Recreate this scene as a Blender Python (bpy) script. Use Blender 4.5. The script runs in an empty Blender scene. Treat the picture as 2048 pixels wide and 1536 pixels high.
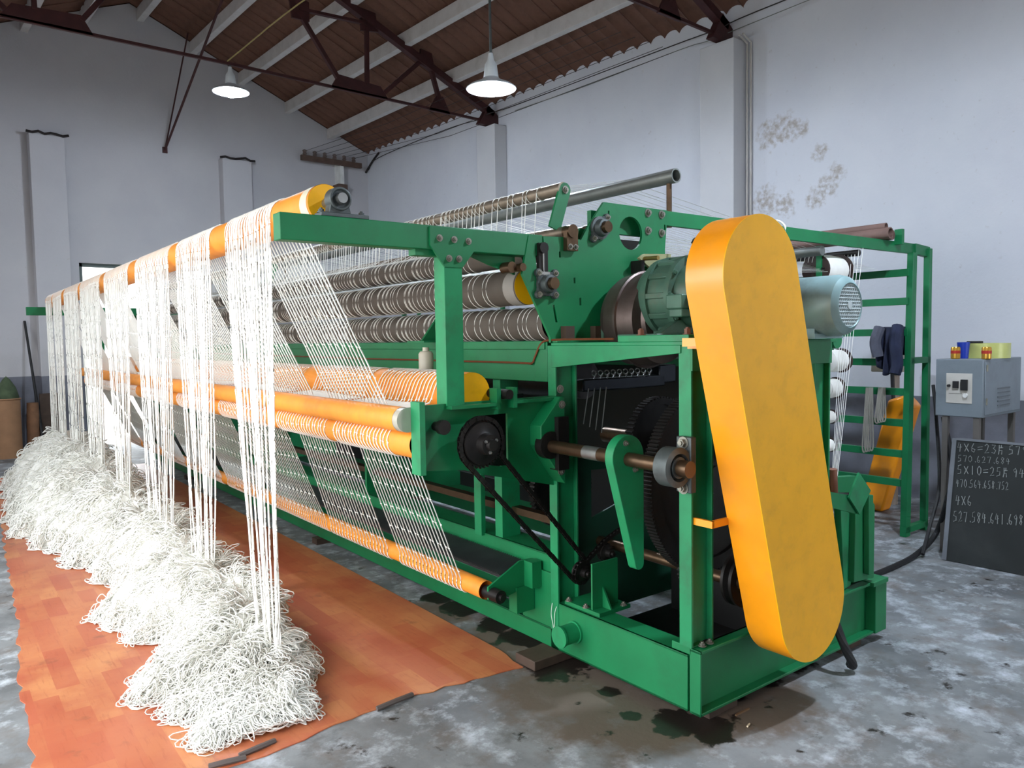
import bpy, bmesh, math, random
import numpy as np
from mathutils import Vector, Matrix
random.seed(7); rng = np.random.default_rng(11)
SC = bpy.context.scene
COL = SC.collection
# ------------------------------------------------------------------ camera
# vanishing points of the machine's two horizontal axes, image taken as 2048 x 1536
CC = np.array([1024., 768.]); VL = np.array([-155., 696.]); VD = np.array([3020., 645.])
FPX = math.sqrt(-float(np.dot(VL - CC, VD - CC)))
def _d(p):
    v = np.array([p[0]-CC[0], -(p[1]-CC[1]), -FPX]); return v/np.linalg.norm(v)
_R = np.stack([_d(VD), _d(VL), np.cross(_d(VD), _d(VL))], 1)
_U, _, _V = np.linalg.svd(_R); RW = _U @ _V            # world -> camera
def ray(px, py): return RW.T @ np.array([px-CC[0], -(py-CC[1]), -FPX])
_r = ray(1401, 1436); CAM = np.array([-_r[0], -_r[1], 0]) * (1.65/-_r[2]) + np.array([0, 0, 1.70])
HA = math.radians(2.4)                                   # the hall is turned 2.4 degrees against the machine
HX = np.array([math.cos(HA), math.sin(HA), 0]); HY = np.array([-math.sin(HA), math.cos(HA), 0])
def at(px, py, X=None, Y=None, Z=None):                  # pixel -> point on a machine-frame plane
    r = ray(px, py)
    t = (X-CAM[0])/r[0] if X is not None else (Y-CAM[1])/r[1] if Y is not None else (Z-CAM[2])/r[2]
    return CAM + r*t
def hat(px, py, x=None, y=None):                         # pixel -> point on a hall-frame plane
    r = ray(px, py)
    t = (x-CAM@HX)/(r@HX) if x is not None else (y-CAM@HY)/(r@HY)
    p = CAM + r*t
    return np.array([p@HX, p@HY, p[2]])
cam = bpy.data.cameras.new('camera'); camo = bpy.data.objects.new('camera', cam); COL.objects.link(camo)
cam.sensor_width = 36; cam.lens = FPX*36/2048; cam.clip_end = 200; cam.clip_start = .05
M4 = Matrix.Identity(4)
for i in range(3):
    ax = (HX, HY, np.array([0, 0, 1.]))[i]              # the world frame is the hall's
    for j in range(3): M4[i][j] = float(ax @ RW.T[:, j])
    M4[i][3] = float(ax @ CAM)
camo.matrix_world = M4; SC.camera = camo
# ------------------------------------------------------------------ world, exposure
w = bpy.data.worlds.new('sky'); SC.world = w; w.use_nodes = True
bg = w.node_tree.nodes['Background']; bg.inputs[0].default_value = (.93, .97, 1, 1); bg.inputs[1].default_value = 4.6
vs = SC.view_settings; vs.view_transform = 'Standard'; vs.look = 'None'; vs.gamma = 1; vs.exposure = 0.45; vs.use_curve_mapping = False
SC.cycles.use_denoising = True; SC.cycles.max_bounces = 8; SC.cycles.diffuse_bounces = 5; SC.cycles.sample_clamp_indirect = 6
def portal(name, x, y, z, sx, sz, rz):                   # tells the sampler where daylight enters
    l = bpy.data.lights.new(name, 'AREA'); l.shape = 'RECTANGLE'; l.size = sx; l.size_y = sz; l.cycles.is_portal = True
    o = bpy.data.objects.new(name, l); COL.objects.link(o)
    o.location = (x, y, z); o.rotation_euler = (math.pi/2, 0, rz)
# openings (hall frame): left wall door + windows, far door, back door
LW, RWX, FW, BW = -3.6, 5.5, 12.4, -6.0
OPEN_L = [(-1.6, 5.2, 0.0, 3.4), (6.6, 8.2, 1.3, 3.3), (9.4, 11.0, 1.3, 3.3)]
OPEN_F = [(0.05, 1.10, 0.0, 3.07)]
OPEN_B = [(2.4, 4.6, 0.0, 3.0)]
for a, b, c, d in OPEN_L: portal('daylight_portal', LW, (a+b)/2, (c+d)/2, b-a, d-c, -math.pi/2)
for a, b, c, d in OPEN_F: portal('daylight_portal', (a+b)/2, FW, (c+d)/2, b-a, d-c, math.pi)
for a, b, c, d in OPEN_B: portal('daylight_portal', (a+b)/2, BW, (c+d)/2, b-a, d-c, 0)
# ------------------------------------------------------------------ materials
def srgb(r, g, b):
    f = lambda c: (c/255/12.92) if c/255 <= .04045 else ((c/255+.055)/1.055)**2.4
    return (f(r), f(g), f(b), 1)
MATS = {}
def mat(name, col, rough=.5, metal=0., var=.12, scale=6., bump=0., dirt=None, dscale=2.5, damt=.45, coat=0., trans=0.):
    if name in MATS: return MATS[name]
    m = bpy.data.materials.new(name); m.use_nodes = True; nt = m.node_tree; N = nt.nodes; L = nt.links
    b = N['Principled BSDF']; c = srgb(*col)
    b.inputs['Roughness'].default_value = rough; b.inputs['Metallic'].default_value = metal
    if coat: b.inputs['Coat Weight'].default_value = coat; b.inputs['Coat Roughness'].default_value = .22
    if trans: b.inputs['Transmission Weight'].default_value = trans
    tc = N.new('ShaderNodeTexCoord'); no = N.new('ShaderNodeTexNoise'); no.inputs['Scale'].default_value = scale; no.inputs['Detail'].default_value = 6
    L.new(tc.outputs['Object'], no.inputs['Vector'])
    ra = N.new('ShaderNodeMapRange'); ra.inputs['From Min'].default_value = .3; ra.inputs['From Max'].default_value = .7
    ra.inputs['To Min'].default_value = 1-var; ra.inputs['To Max'].default_value = 1+var
    L.new(no.outputs['Fac'], ra.inputs['Value'])
    mx = N.new('ShaderNodeVectorMath'); mx.operation = 'SCALE'; mx.inputs[0].default_value = c[:3]; L.new(ra.outputs[0], mx.inputs['Scale'])
    out = mx.outputs[0]
    if dirt:
        n2 = N.new('ShaderNodeTexNoise'); n2.inputs['Scale'].default_value = dscale; n2.inputs['Detail'].default_value = 9; n2.inputs['Roughness'].default_value = .68
        L.new(tc.outputs['Object'], n2.inputs['Vector'])
        r2 = N.new('ShaderNodeMapRange'); r2.inputs['From Min'].default_value = .5; r2.inputs['From Max'].default_value = .75; r2.inputs['To Max'].default_value = damt
        L.new(n2.outputs['Fac'], r2.inputs['Value'])
        mm = N.new('ShaderNodeMix'); mm.data_type = 'RGBA'; L.new(r2.outputs[0], mm.inputs['Factor']); L.new(out, mm.inputs['A']); mm.inputs['B'].default_value = srgb(*dirt)
        out = mm.outputs['Result']
    L.new(out, b.inputs['Base Color'])
    if bump:
        bp = N.new('ShaderNodeBump'); bp.inputs['Strength'].default_value = bump; bp.inputs['Distance'].default_value = .01
        L.new(no.outputs['Fac'], bp.inputs['Height']); L.new(bp.outputs[0], b.inputs['Normal'])
    MATS[name] = m; return m
def emit(name, col, s):
    m = bpy.data.materials.new(name); m.use_nodes = True; N = m.node_tree.nodes; b = N['Principled BSDF']
    b.inputs['Emission Color'].default_value = srgb(*col); b.inputs['Emission Strength'].default_value = s; b.inputs['Base Color'].default_value = srgb(*col)
    MATS[name] = m; return m
GREEN = mat('green_paint', (8, 114, 66), .48, 0, .1, 5, .04, (30, 60, 40), 3.5, .35)
GREEN2 = mat('green_paint_worn', (18, 130, 80), .5, 0, .12, 7, .05, (45, 60, 45), 6, .5)
DGREEN = mat('reducer_green', (72, 104, 88), .42, .1, .2, 12, .1, (92, 82, 66), 7, .6)
ORANGE = mat('orange_rubber', (240, 150, 48), .55, 0, .06, 9, .02, (150, 90, 50), 5, .35)
YELLOW = mat('yellow_paint', (250, 180, 8), .4, 0, .04, 8, .02, (150, 110, 30), 14, .18)
YORANGE = mat('orange_paint', (255, 158, 14), .4, 0, .06, 8, .02, (210, 150, 80), 5, .25, coat=.6)
BROWN = mat('brown_rubber', (86, 78, 70), .75, 0, .1, 14)
STEEL = mat('steel', (150, 150, 148), .38, .85, .15, 20)
PIPE = mat('galvanised_pipe', (128, 132, 128), .45, .6, .22, 9, .05, (80, 76, 66), 9, .5)
RUSTY = mat('oiled_steel', (96, 76, 58), .35, .8, .25, 16, .05, (50, 36, 28), 8, .5)
ROD = mat('worn_rod', (142, 130, 114), .4, .7, .2, 14, .04, (90, 78, 66), 9, .5)
DARK = mat('greasy_iron', (34, 31, 30), .45, .5, .25, 18, .1)
CAST = mat('cast_iron', (86, 92, 92), .5, .5, .18, 16, .1, (40, 36, 30), 9, .5)
BOLT = mat('bolt_steel', (140, 138, 128), .4, .7, .2, 30)
TWINE = mat('white_twine', (244, 243, 236), .85, 0, .03, 30)
WIRE = mat('dark_wire', (40, 34, 34), .6)
SHADE_BLACK = mat('interior_shade_black', (13, 12, 12), .5)  # near-black that paints in the shade inside the machine
BLACK = mat('black_rubber', (24, 24, 26), .6)
COPPER = mat('copper_tube', (140, 84, 56), .4, .6)
TRUSSM = mat('red_oxide_steel', (66, 32, 32), .6, .2, .2, 8)
CONC_W = mat('whitewashed_concrete', (206, 202, 200), .85, 0, .06, 5, .05, (150, 140, 132), 4, .35)
MOTORM = mat('motor_grey_blue', (138, 168, 170), .38, .15, .1, 8, .03, (80, 74, 58), 5, .45)
GREYP = mat('grey_box_paint', (122, 132, 140), .45, .1, .06, 6, 0, (90, 92, 96), 7, .3)
WOODD = mat('dark_wood', (70, 54, 44), .7, 0, .2, 12, .1)
CARD = mat('cardboard', (160, 120, 88), .8, 0, .12, 7, .05)
PLAST = mat('translucent_plastic', (206, 198, 178), .35)
WHITE = mat('white_plastic', (226, 226, 222), .4)
JACKETM = mat('navy_cloth', (36, 42, 66), .9, 0, .3, 10, .2)
TAPE = mat('yellowed_tape', (196, 200, 120), .3)
GOLD = mat('gold_can', (206, 158, 64), .3, .7)
RED = mat('red_print', (176, 40, 30), .5)
BLUE = mat('blue_plastic', (30, 60, 170), .35)
CHALK = mat('chalk', (146, 150, 148), .95)
BOARDM = mat('blackboard_paint', (38, 42, 42), .75, 0, .2, 4, 0, (70, 72, 70), 3, .3)
BULB = emit('lamp_glass', (225, 238, 255), 1300)
ENAM = mat('white_enamel', (215, 222, 226), .3)
# ------------------------------------------------------------------ mesh helpers
class MB:
    def __init__(s): s.v = []; s.f = []; s.m = []
    def add(s, vs, fs, mi=0):
        b = len(s.v); s.v += [tuple(map(float, p)) for p in vs]; s.f += [tuple(i+b for i in f) for f in fs]; s.m += [mi]*len(fs); return s
    def box(s, x0, x1, y0, y1, z0, z1, mi=0):
        return s.add([(x, y, z) for z in (z0, z1) for y in (y0, y1) for x in (x0, x1)],
                     [(0, 2, 3, 1), (4, 5, 7, 6), (0, 1, 5, 4), (2, 6, 7, 3), (0, 4, 6, 2), (1, 3, 7, 5)], mi)
    def cyl(s, p0, p1, r, n=16, r2=None, caps=True, mi=0):
        p0 = np.array(p0, float); p1 = np.array(p1, float); d = p1-p0; d /= np.linalg.norm(d)
        a = np.cross(d, [0, 0, 1.] if abs(d[2]) < .9 else [1., 0, 0]); a /= np.linalg.norm(a); b = np.cross(d, a); r2 = r if r2 is None else r2
        V = []
        for p, q in ((p0, r), (p1, r2)):
            for k in range(n):
                t = 2*math.pi*k/n; V.append(p+q*(a*math.cos(t)+b*math.sin(t)))
        F = [(k, (k+1) % n, n+(k+1) % n, n+k) for k in range(n)]
        if caps: F += [tuple(range(n-1, -1, -1)), tuple(range(n, 2*n))]
        return s.add(V, F, mi)
    def lathe(s, p, d, prof, n=24, mi=0):               # prof: list of (t along axis, radius)
        p = np.array(p, float); d = np.array(d, float); d /= np.linalg.norm(d)
        a = np.cross(d, [0, 0, 1.] if abs(d[2]) < .9 else [1., 0, 0]); a /= np.linalg.norm(a); b = np.cross(d, a)
        V = []; F = []
        for t, r in prof:
            for k in range(n):
                th = 2*math.pi*k/n; V.append(p+d*t+r*(a*math.cos(th)+b*math.sin(th)))
        for i in range(len(prof)-1):
            for k in range(n): F.append((i*n+k, i*n+(k+1) % n, (i+1)*n+(k+1) % n, (i+1)*n+k))
        if prof[0][1] > 1e-4: F.append(tuple(range(n-1, -1, -1)))
        if prof[-1][1] > 1e-4: m = (len(prof)-1)*n; F.append(tuple(range(m, m+n)))
        return s.add(V, F, mi)
    def tube(s, pts, r, n=4, mi=0, closed=False, caps=True):
        P = np.array(pts, float); T = np.gradient(P, axis=0)
        if closed: T = np.roll(P, -1, 0)-np.roll(P, 1, 0)
        T /= np.maximum(np.linalg.norm(T, axis=1)[:, None], 1e-9)
        ref = np.array([0, 0, 1.]) if np.mean(abs(T[:, 2])) < .8 else np.array([1., 0, 0])
        A = np.cross(T, ref); A /= np.maximum(np.linalg.norm(A, axis=1)[:, None], 1e-6); B = np.cross(T, A)
        th = 2*np.pi*np.arange(n)/n
        V = (P[:, None]+r*(A[:, None]*np.cos(th)[None, :, None]+B[:, None]*np.sin(th)[None, :, None])).reshape(-1, 3)
        m = len(P); F = []
        for i in range(m if closed else m-1):
            j = (i+1) % m
            for k in range(n): F.append((i*n+k, i*n+(k+1) % n, j*n+(k+1) % n, j*n+k))
        if caps and not closed: F += [tuple(range(n-1, -1, -1)), tuple(range((m-1)*n, m*n))]
        return s.add(V, F, mi)
    def ring(s, c, axis, R, r, n=20, m=4, mi=0, t0=0, t1=2*math.pi):
        d = np.array(axis, float); d /= np.linalg.norm(d)
        a = np.cross(d, [0, 0, 1.] if abs(d[2]) < .9 else [1., 0, 0]); a /= np.linalg.norm(a); b = np.cross(d, a)
        full = abs(t1-t0-2*math.pi) < 1e-6
        ts = np.linspace(t0, t1, n, endpoint=not full)
        return s.tube([np.array(c)+R*(a*math.cos(t)+b*math.sin(t)) for t in ts], r, m, mi, closed=full)
    def prism(s, pts, axis, a, b, mi=0):                 # convex polygon pts extruded along an axis
        n = len(pts)
        def P(p, t): return (t, p[0], p[1]) if axis == 'x' else (p[0], t, p[1]) if axis == 'y' else (p[0], p[1], t)
        V = [P(p, a) for p in pts]+[P(p, b) for p in pts]
        F = [tuple(range(n)), tuple(range(2*n-1, n-1, -1))]+[(k, n+k, n+(k+1) % n, (k+1) % n) for k in range(n)]
        return s.add(V, F, mi)
    def hexbolt(s, p, d, r=.011, h=.01):
        p = np.array(p, float); d = np.array(d, float)
        s.cyl(p, p+d*.004, r*1.5, 12); s.cyl(p+d*.004, p+d*(.004+h), r, 6); s.cyl(p+d*(.004+h), p+d*(.010+h), r*.55, 8); return s
    def mesh(s, name, off=(0, 0, 0)):
        me = bpy.data.meshes.new(name); V = [(x-off[0], y-off[1], z-off[2]) for x, y, z in s.v]
        me.from_pydata(V, [], s.f); bm = bmesh.new(); bm.from_mesh(me); bmesh.ops.recalc_face_normals(bm, faces=bm.faces); bm.to_mesh(me); bm.free()
        me.update(); return me
ORI = {}                                                 # origin (in its own frame) of every object
def finish(o, parent, bevel=0, smooth=True, kind=None, label=None):
    COL.objects.link(o)
    if parent is not None: o.parent = parent
    if kind: o['kind'] = kind
    if label: o['label'] = label
    if smooth and o.type == 'MESH':
        me = o.data; me.polygons.foreach_set('use_smooth', [True]*len(me.polygons)); me.set_sharp_from_angle(angle=math.radians(35))
    if bevel:
        b = o.modifiers.new('bevel', 'BEVEL'); b.width = bevel; b.segments = 2; b.limit_method = 'ANGLE'
    return o
def part(name, mb, material, parent, bevel=0, smooth=True, kind=None, label=None):
    off = ORI[parent.name]
    me = mb.mesh(name, off); mats = material if isinstance(material, list) else [material]
    for x in mats: me.materials.append(x)
    if len(mats) > 1: me.polygons.foreach_set('material_index', mb.m)
    o = bpy.data.objects.new(name, me); finish(o, parent, bevel, smooth, kind, label); ORI[o.name] = off
    return o
def root(name, label, cat, loc=(0, 0, 0), group=None, hall=False):   # an Empty at the thing's base
    o = bpy.data.objects.new(name, None); COL.objects.link(o); o.empty_display_size = .1
    place(o, loc, hall); o['label'] = label; o['category'] = cat
    if group: o['group'] = group
    return o
def place(o, loc, hall):
    ORI[o.name] = tuple(loc)
    if hall: o.location = loc
    else:
        p = np.array([loc[0], loc[1], 0]); o.location = (p@HX, p@HY, loc[2]); o.rotation_euler = (0, 0, -HA)
def thing(name, mb, material, label, cat, loc=(0, 0, 0), group=None, hall=False, bevel=0, smooth=True, kind=None):
    me = mb.mesh(name, loc); mats = material if isinstance(material, list) else [material]
    for x in mats: me.materials.append(x)
    if len(mats) > 1: me.polygons.foreach_set('material_index', mb.m)
    o = bpy.data.objects.new(name, me); finish(o, None, bevel, smooth); place(o, loc, hall)
    if label: o['label'] = label
    if cat: o['category'] = cat
    if group: o['group'] = group
    if kind: o['kind'] = kind
    return o
def struct(name, mb, material, hall=True, loc=(0, 0, 0), smooth=False):
    return thing(name, mb, material, None, None, loc, hall=hall, kind='structure', smooth=smooth)
def again(o, parent, delta, rz=0):                       # a copy of a part that shares its mesh
    c = o.copy(); COL.objects.link(c); c.parent = parent; c.location = Vector(o.location)+Vector(delta); ORI[c.name] = ORI[o.name]; return c
def plate_mesh(outline, holes, axis, a, b):              # flat plate with holes, cut from a filled 2D curve
    cu = bpy.data.curves.new('cut', 'CURVE'); cu.dimensions = '2D'; cu.fill_mode = 'BOTH'; cu.extrude = abs(b-a)/2
    for ring in [outline]+holes:
        sp = cu.splines.new('POLY'); sp.points.add(len(ring)-1); sp.use_cyclic_u = True
        for q, p in zip(sp.points, ring): q.co = (p[0], p[1], 0, 1)
    ob = bpy.data.objects.new('cut', cu); me = bpy.data.meshes.new_from_object(ob)
    V = np.array([v.co[:] for v in me.vertices]); F = [tuple(p.vertices) for p in me.polygons]
    bpy.data.objects.remove(ob); bpy.data.curves.remove(cu); bpy.data.meshes.remove(me)
    c = (a+b)/2; mb = MB()
    if axis == 'y': P = np.stack([V[:, 0], V[:, 2]+c, V[:, 1]], 1)
    elif axis == 'x': P = np.stack([V[:, 2]+c, V[:, 0], V[:, 1]], 1)
    else: P = np.stack([V[:, 0], V[:, 1], V[:, 2]+c], 1)
    mb.add(P, F); return mb
def circ(cx, cy, r, n=24): return [(cx+r*math.cos(2*math.pi*k/n), cy+r*math.sin(2*math.pi*k/n)) for k in range(n)]
def slot(cx, cy, w=.012, h=.03): return [(cx-w/2, cy-h/2), (cx+w/2, cy-h/2), (cx+w/2, cy+h/2), (cx-w/2, cy+h/2)]
def smooth_path(pts, n=8):
    P = [np.array(p, float) for p in pts]; P = [2*P[0]-P[1]]+P+[2*P[-1]-P[-2]]; out = []
    for i in range(1, len(P)-2):
        for k in range(n):
            t = k/n; a, b, c, d = P[i-1:i+3]
            out.append(.5*((2*b)+(c-a)*t+(2*a-5*b+4*c-d)*t*t+(3*b-a-3*c+d)*t**3))
    out.append(P[-2]); return out
# ------------------------------------------------------------------ surface materials of the hall
def stains(nt, vec, pts, lo=.48, hi=.62, scale=9., soft=.55):   # blotches with a shape of their own round given points
    N, L = nt.nodes, nt.links
    no = N.new('ShaderNodeTexNoise'); no.inputs['Scale'].default_value = scale; no.inputs['Detail'].default_value = 8; no.inputs['Roughness'].default_value = .65
    L.new(vec, no.inputs['Vector']); prev = None
    for p, r in pts:
        d = N.new('ShaderNodeVectorMath'); d.operation = 'DISTANCE'; L.new(vec, d.inputs[0]); d.inputs[1].default_value = tuple(p)
        m = N.new('ShaderNodeMapRange'); m.inputs['From Min'].default_value = r; m.inputs['From Max'].default_value = r*(1-soft); L.new(d.outputs['Value'], m.inputs['Value'])
        if prev is None: prev = m.outputs[0]
        else:
            a = N.new('ShaderNodeMath'); a.operation = 'MAXIMUM'; L.new(prev, a.inputs[0]); L.new(m.outputs[0], a.inputs[1]); prev = a.outputs[0]
    a = N.new('ShaderNodeMath'); a.operation = 'MULTIPLY_ADD'; L.new(prev, a.inputs[0]); a.inputs[1].default_value = .34; L.new(no.outputs['Fac'], a.inputs[2])
    m = N.new('ShaderNodeMapRange'); m.inputs['From Min'].default_value = lo+.17; m.inputs['From Max'].default_value = hi+.17; L.new(a.outputs[0], m.inputs['Value'])
    return m.outputs[0]
def mixc(nt, fac, a, b):
    m = nt.nodes.new('ShaderNodeMix'); m.data_type = 'RGBA'
    for s, v in (('Factor', fac), ('A', a), ('B', b)):
        if isinstance(v, (tuple, float)): m.inputs[s].default_value = v
        else: nt.links.new(v, m.inputs[s])
    return m.outputs['Result']
def noise(nt, vec, scale, lo, hi, detail=7, rough=.6):
    n = nt.nodes.new('ShaderNodeTexNoise'); n.inputs['Scale'].default_value = scale; n.inputs['Detail'].default_value = detail; n.inputs['Roughness'].default_value = rough
    nt.links.new(vec, n.inputs['Vector']); m = nt.nodes.new('ShaderNodeMapRange'); m.inputs['From Min'].default_value = lo; m.inputs['From Max'].default_value = hi
    nt.links.new(n.outputs['Fac'], m.inputs['Value']); return m.outputs[0]
def wall_material(name, spots, base=(214, 212, 212), dado=1.2):
    m = bpy.data.materials.new(name); m.use_nodes = True; nt = m.node_tree; b = nt.nodes['Principled BSDF']; b.inputs['Roughness'].default_value = .8
    v = nt.nodes.new('ShaderNodeTexCoord').outputs['Object']
    c = mixc(nt, noise(nt, v, 1.2, .35, .7), srgb(*base), srgb(base[0]-8, base[1]-8, base[2]-6))
    c = mixc(nt, noise(nt, v, 14, .68, .8), c, srgb(184, 178, 172))
    if spots: sm = nt.nodes.new('ShaderNodeMath'); sm.operation = 'MULTIPLY'; nt.links.new(stains(nt, v, spots, .44, .66, 10.), sm.inputs[0]); nt.links.new(noise(nt, v, 16, .38, .6), sm.inputs[1]); c = mixc(nt, sm.outputs[0], c, srgb(172, 164, 158))
    if dado:
        se = nt.nodes.new('ShaderNodeSeparateXYZ'); nt.links.new(v, se.inputs[0])
        lt = nt.nodes.new('ShaderNodeMath'); lt.operation = 'LESS_THAN'; nt.links.new(se.outputs['Z'], lt.inputs[0]); lt.inputs[1].default_value = dado
        g = mixc(nt, noise(nt, v, 3, .4, .7), srgb(122, 124, 134), srgb(104, 106, 116))
        c = mixc(nt, lt.outputs[0], c, g)
    nt.links.new(c, b.inputs['Base Color'])
    bp = nt.nodes.new('ShaderNodeBump'); bp.inputs['Strength'].default_value = .15; bp.inputs['Distance'].default_value = .01
    nt.links.new(noise(nt, v, 25, .2, .8), bp.inputs['Height']); nt.links.new(bp.outputs[0], b.inputs['Normal'])
    return m
rs = [(hat(1540, 268, x=RWX), .24), (hat(1570, 258, x=RWX), .24), (hat(1600, 256, x=RWX), .16), (hat(1675, 342, x=RWX), .13), (hat(1655, 372, x=RWX), .17), (hat(1632, 398, x=RWX), .17), (hat(1530, 400, x=RWX), .24), (hat(1570, 410, x=RWX), .2), (hat(1640, 305, x=RWX), .13)]
WALL_R = wall_material('whitewash_stained', rs, (216, 218, 224), 1.05)
WALL_F = wall_material('whitewash_far', [], (196, 194, 196), 1.22)
WALL_P = wall_material('whitewash_plain', [], (206, 206, 208), 1.2)
def floor_material():
    m = bpy.data.materials.new('worn_concrete'); m.use_nodes = True; nt = m.node_tree; b = nt.nodes['Principled BSDF']
    v = nt.nodes.new('ShaderNodeTexCoord').outputs['Object']
    c = mixc(nt, noise(nt, v, 1.6, .38, .62), srgb(100, 103, 105), srgb(138, 142, 144))
    c = mixc(nt, noise(nt, v, 5.5, .5, .68, 9, .7), c, srgb(190, 197, 204))
    c = mixc(nt, noise(nt, v, 3.3, .56, .74, 9, .68), c, srgb(80, 79, 77))
    def hp(px, py): p = at(px, py, Z=0); return (p@HX, p@HY, 0)
    grime = [(hp(1150, 1380), .55), (hp(1240, 1420), .5), (hp(1010, 1290), .4), (hp(880, 1230), .35), (hp(1300, 1440), .4), (hp(1480, 1400), .45)]
    c = mixc(nt, stains(nt, v, grime, .34, .62, 5.), c, srgb(104, 92, 82))
    oil = [(hp(1045, 1275), .2), (hp(930, 1215), .22), (hp(880, 1195), .16), (hp(990, 1250), .16), (hp(1355, 1445), .16), (hp(1410, 1450), .16), (hp(1425, 1470), .12), (hp(1220, 1385), .075), (hp(1265, 1432), .07), (hp(1110, 1330), .25)]
    oil += [(hp(x, 1400-(x-1420)*.44), .15) for x in (1450, 1520, 1590)]
    s = stains(nt, v, oil, .44, .5, 7., .7)
    c = mixc(nt, s, c, srgb(40, 34, 31)); nt.links.new(c, b.inputs['Base Color'])
    r = nt.nodes.new('ShaderNodeMapRange'); r.inputs['To Min'].default_value = .62; r.inputs['To Max'].default_value = .3; nt.links.new(s, r.inputs['Value']); nt.links.new(r.outputs[0], b.inputs['Roughness'])
    bp = nt.nodes.new('ShaderNodeBump'); bp.inputs['Strength'].default_value = .2; bp.inputs['Distance'].default_value = .01
    nt.links.new(noise(nt, v, 9, .2, .8), bp.inputs['Height']); nt.links.new(bp.outputs[0], b.inputs['Normal'])
    return m
FLOORM = floor_material()
# ------------------------------------------------------------------ hall shell
RIDGE, EAVE, SL = 1.0, 5.60, .42
def roof_z(x): return EAVE + (5.56-1.0-abs(x-RIDGE))*SL
struct('floor', MB().box(LW-.25, RWX+.25, BW-.25, FW+.25, -.2, 0), FLOORM)
struct('ground_outside', MB().box(-40, 40, -40, 50, -.5, -.21), mat('pale_yard', (170, 166, 158), .9, 0, .1, 1))
def wall_with_openings(mb, along, const0, const1, a0, a1, top, holes):
    def bx(p, q, z0, z1):
        if q-p > 1e-3 and z1-z0 > 1e-3:
            mb.box(const0, const1, p, q, z0, z1) if along == 'y' else mb.box(p, q, const0, const1, z0, z1)
    cur = a0
    for h0, h1, z0, z1 in sorted(holes):
        bx(cur, h0, 0, top); bx(h0, h1, 0, z0); bx(h0, h1, z1, top); cur = h1
    bx(cur, a1, 0, top)
wr = struct('wall_right', MB().box(RWX, RWX+.25, BW, FW+.25, 0, 5.66), WALL_R)
for y0, y1 in ((3.37, 3.85), (7.85, 8.33)):
    p = MB().box(RWX-.25, RWX, y0, y1, 0, 5.18); part('pilaster', p, WALL_P, wr, .01, False)
mb = MB(); wall_with_openings(mb, 'x', FW, FW+.25, LW-.25, RWX, 5.0, OPEN_F)
hw = 4.56+.25
mb.prism([(RIDGE-hw, 5.0), (RWX, 5.0), (RWX, roof_z(RWX)-.03), (RIDGE, roof_z(RIDGE)-.03), (RIDGE-hw, roof_z(RIDGE-hw)-.03)], 'y', FW, FW+.25)
wf = struct('wall_far', mb, WALL_F)
for x0, x1, zt in ((-.6, -.11, 5.04), (2.4, 2.94, 5.06)):
    part('pilaster', MB().box(x0, x1, FW-.22, FW, 0, zt), WALL_F, wf, .01, False)
    capm = MB(); P = [(x0-.04+(x1-x0+.1)*k/7, FW-.235, zt+.02+random.uniform(-.025, .03)) for k in range(8)]; capm.tube(P, .022, 5)
    part('broken_cap', capm, WIRE, wf)
mb = MB(); wall_with_openings(mb, 'y', LW-.25, LW, BW, FW, roof_z(LW), OPEN_L); struct('wall_left', mb, WALL_P)
mb = MB(); wall_with_openings(mb, 'x', BW-.25, BW, LW-.25, RWX+.25, 5.0, OPEN_B)
mb.prism([(RIDGE-hw, 5.0), (RWX+.25, 5.0), (RWX+.25, roof_z(RWX)-.03), (RIDGE, roof_z(RIDGE)-.03), (RIDGE-hw, roof_z(RIDGE-hw)-.03)], 'y', BW-.25, BW)
struct('wall_back', mb, WALL_P)
# door frames and window frames in the openings
def frame(name, along, c, a, b, z0, z1, bars):
    m = MB(); t = .06
    def bx(p, q, y0, y1): m.box(c-.04, c+.04, p, q, y0, y1) if along == 'y' else m.box(p, q, c-.04, c+.04, y0, y1)
    bx(a, a+t, z0, z1); bx(b-t, b, z0, z1); bx(a, b, z1-t, z1)
    for k in range(1, bars+1):
        q = a+(b-a)*k/(bars+1); bx(q-.02, q+.02, z0, z1)
    if z0 > 0: bx(a, b, z0, z0+t); bx(a, b, (z0+z1)/2-.02, (z0+z1)/2+.02)
    return struct(name, m, mat('frame_paint', (92, 104, 100), .6))
frame('door_1', 'x', FW+.12, *OPEN_F[0], 0); frame('door_2', 'y', LW-.12, *OPEN_L[0], 0); frame('door_3', 'x', BW-.12, *OPEN_B[0], 0)
frame('window_1', 'y', LW-.12, *OPEN_L[1], 2); frame('window_2', 'y', LW-.12, *OPEN_L[2], 2)
# roof: arched brown sheets side by side, running from ridge to eave
SHEET = mat('brown_roof_sheet', (112, 78, 64), .85, 0, .3, 5, .1, (60, 42, 36), 5, .7)
ceil = struct('ceiling', MB().box(RIDGE-.08, RIDGE+.08, BW, FW+.2, roof_z(RIDGE)+.0, roof_z(RIDGE)+.06), SHEET)
def sheet_mesh(sgn):
    mb = MB(); xs = [RIDGE, RIDGE+sgn*4.9]; n = 7; Wd = .235; V = []; F = []
    for x in xs:
        z = roof_z(RIDGE)-abs(x-RIDGE)*SL
        for k in range(n):
            u = k/(n-1); V.append((x, -Wd/2*1.03+u*Wd*1.03, z+.065*math.sin(math.pi*u)**.6-.038))
    V += [(x, y, z+.012) for x, y, z in V]; h = 2*n
    for k in range(n-1): F += [(k, k+1, n+k+1, n+k), (h+k, h+n+k, h+n+k+1, h+k+1), (n+k, n+k+1, h+n+k+1, h+n+k)]
    F += [(0, n, h+n, h), (n-1, h+n-1, h+2*n-1, 2*n-1)]
    return mb.add(V, F)
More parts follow.
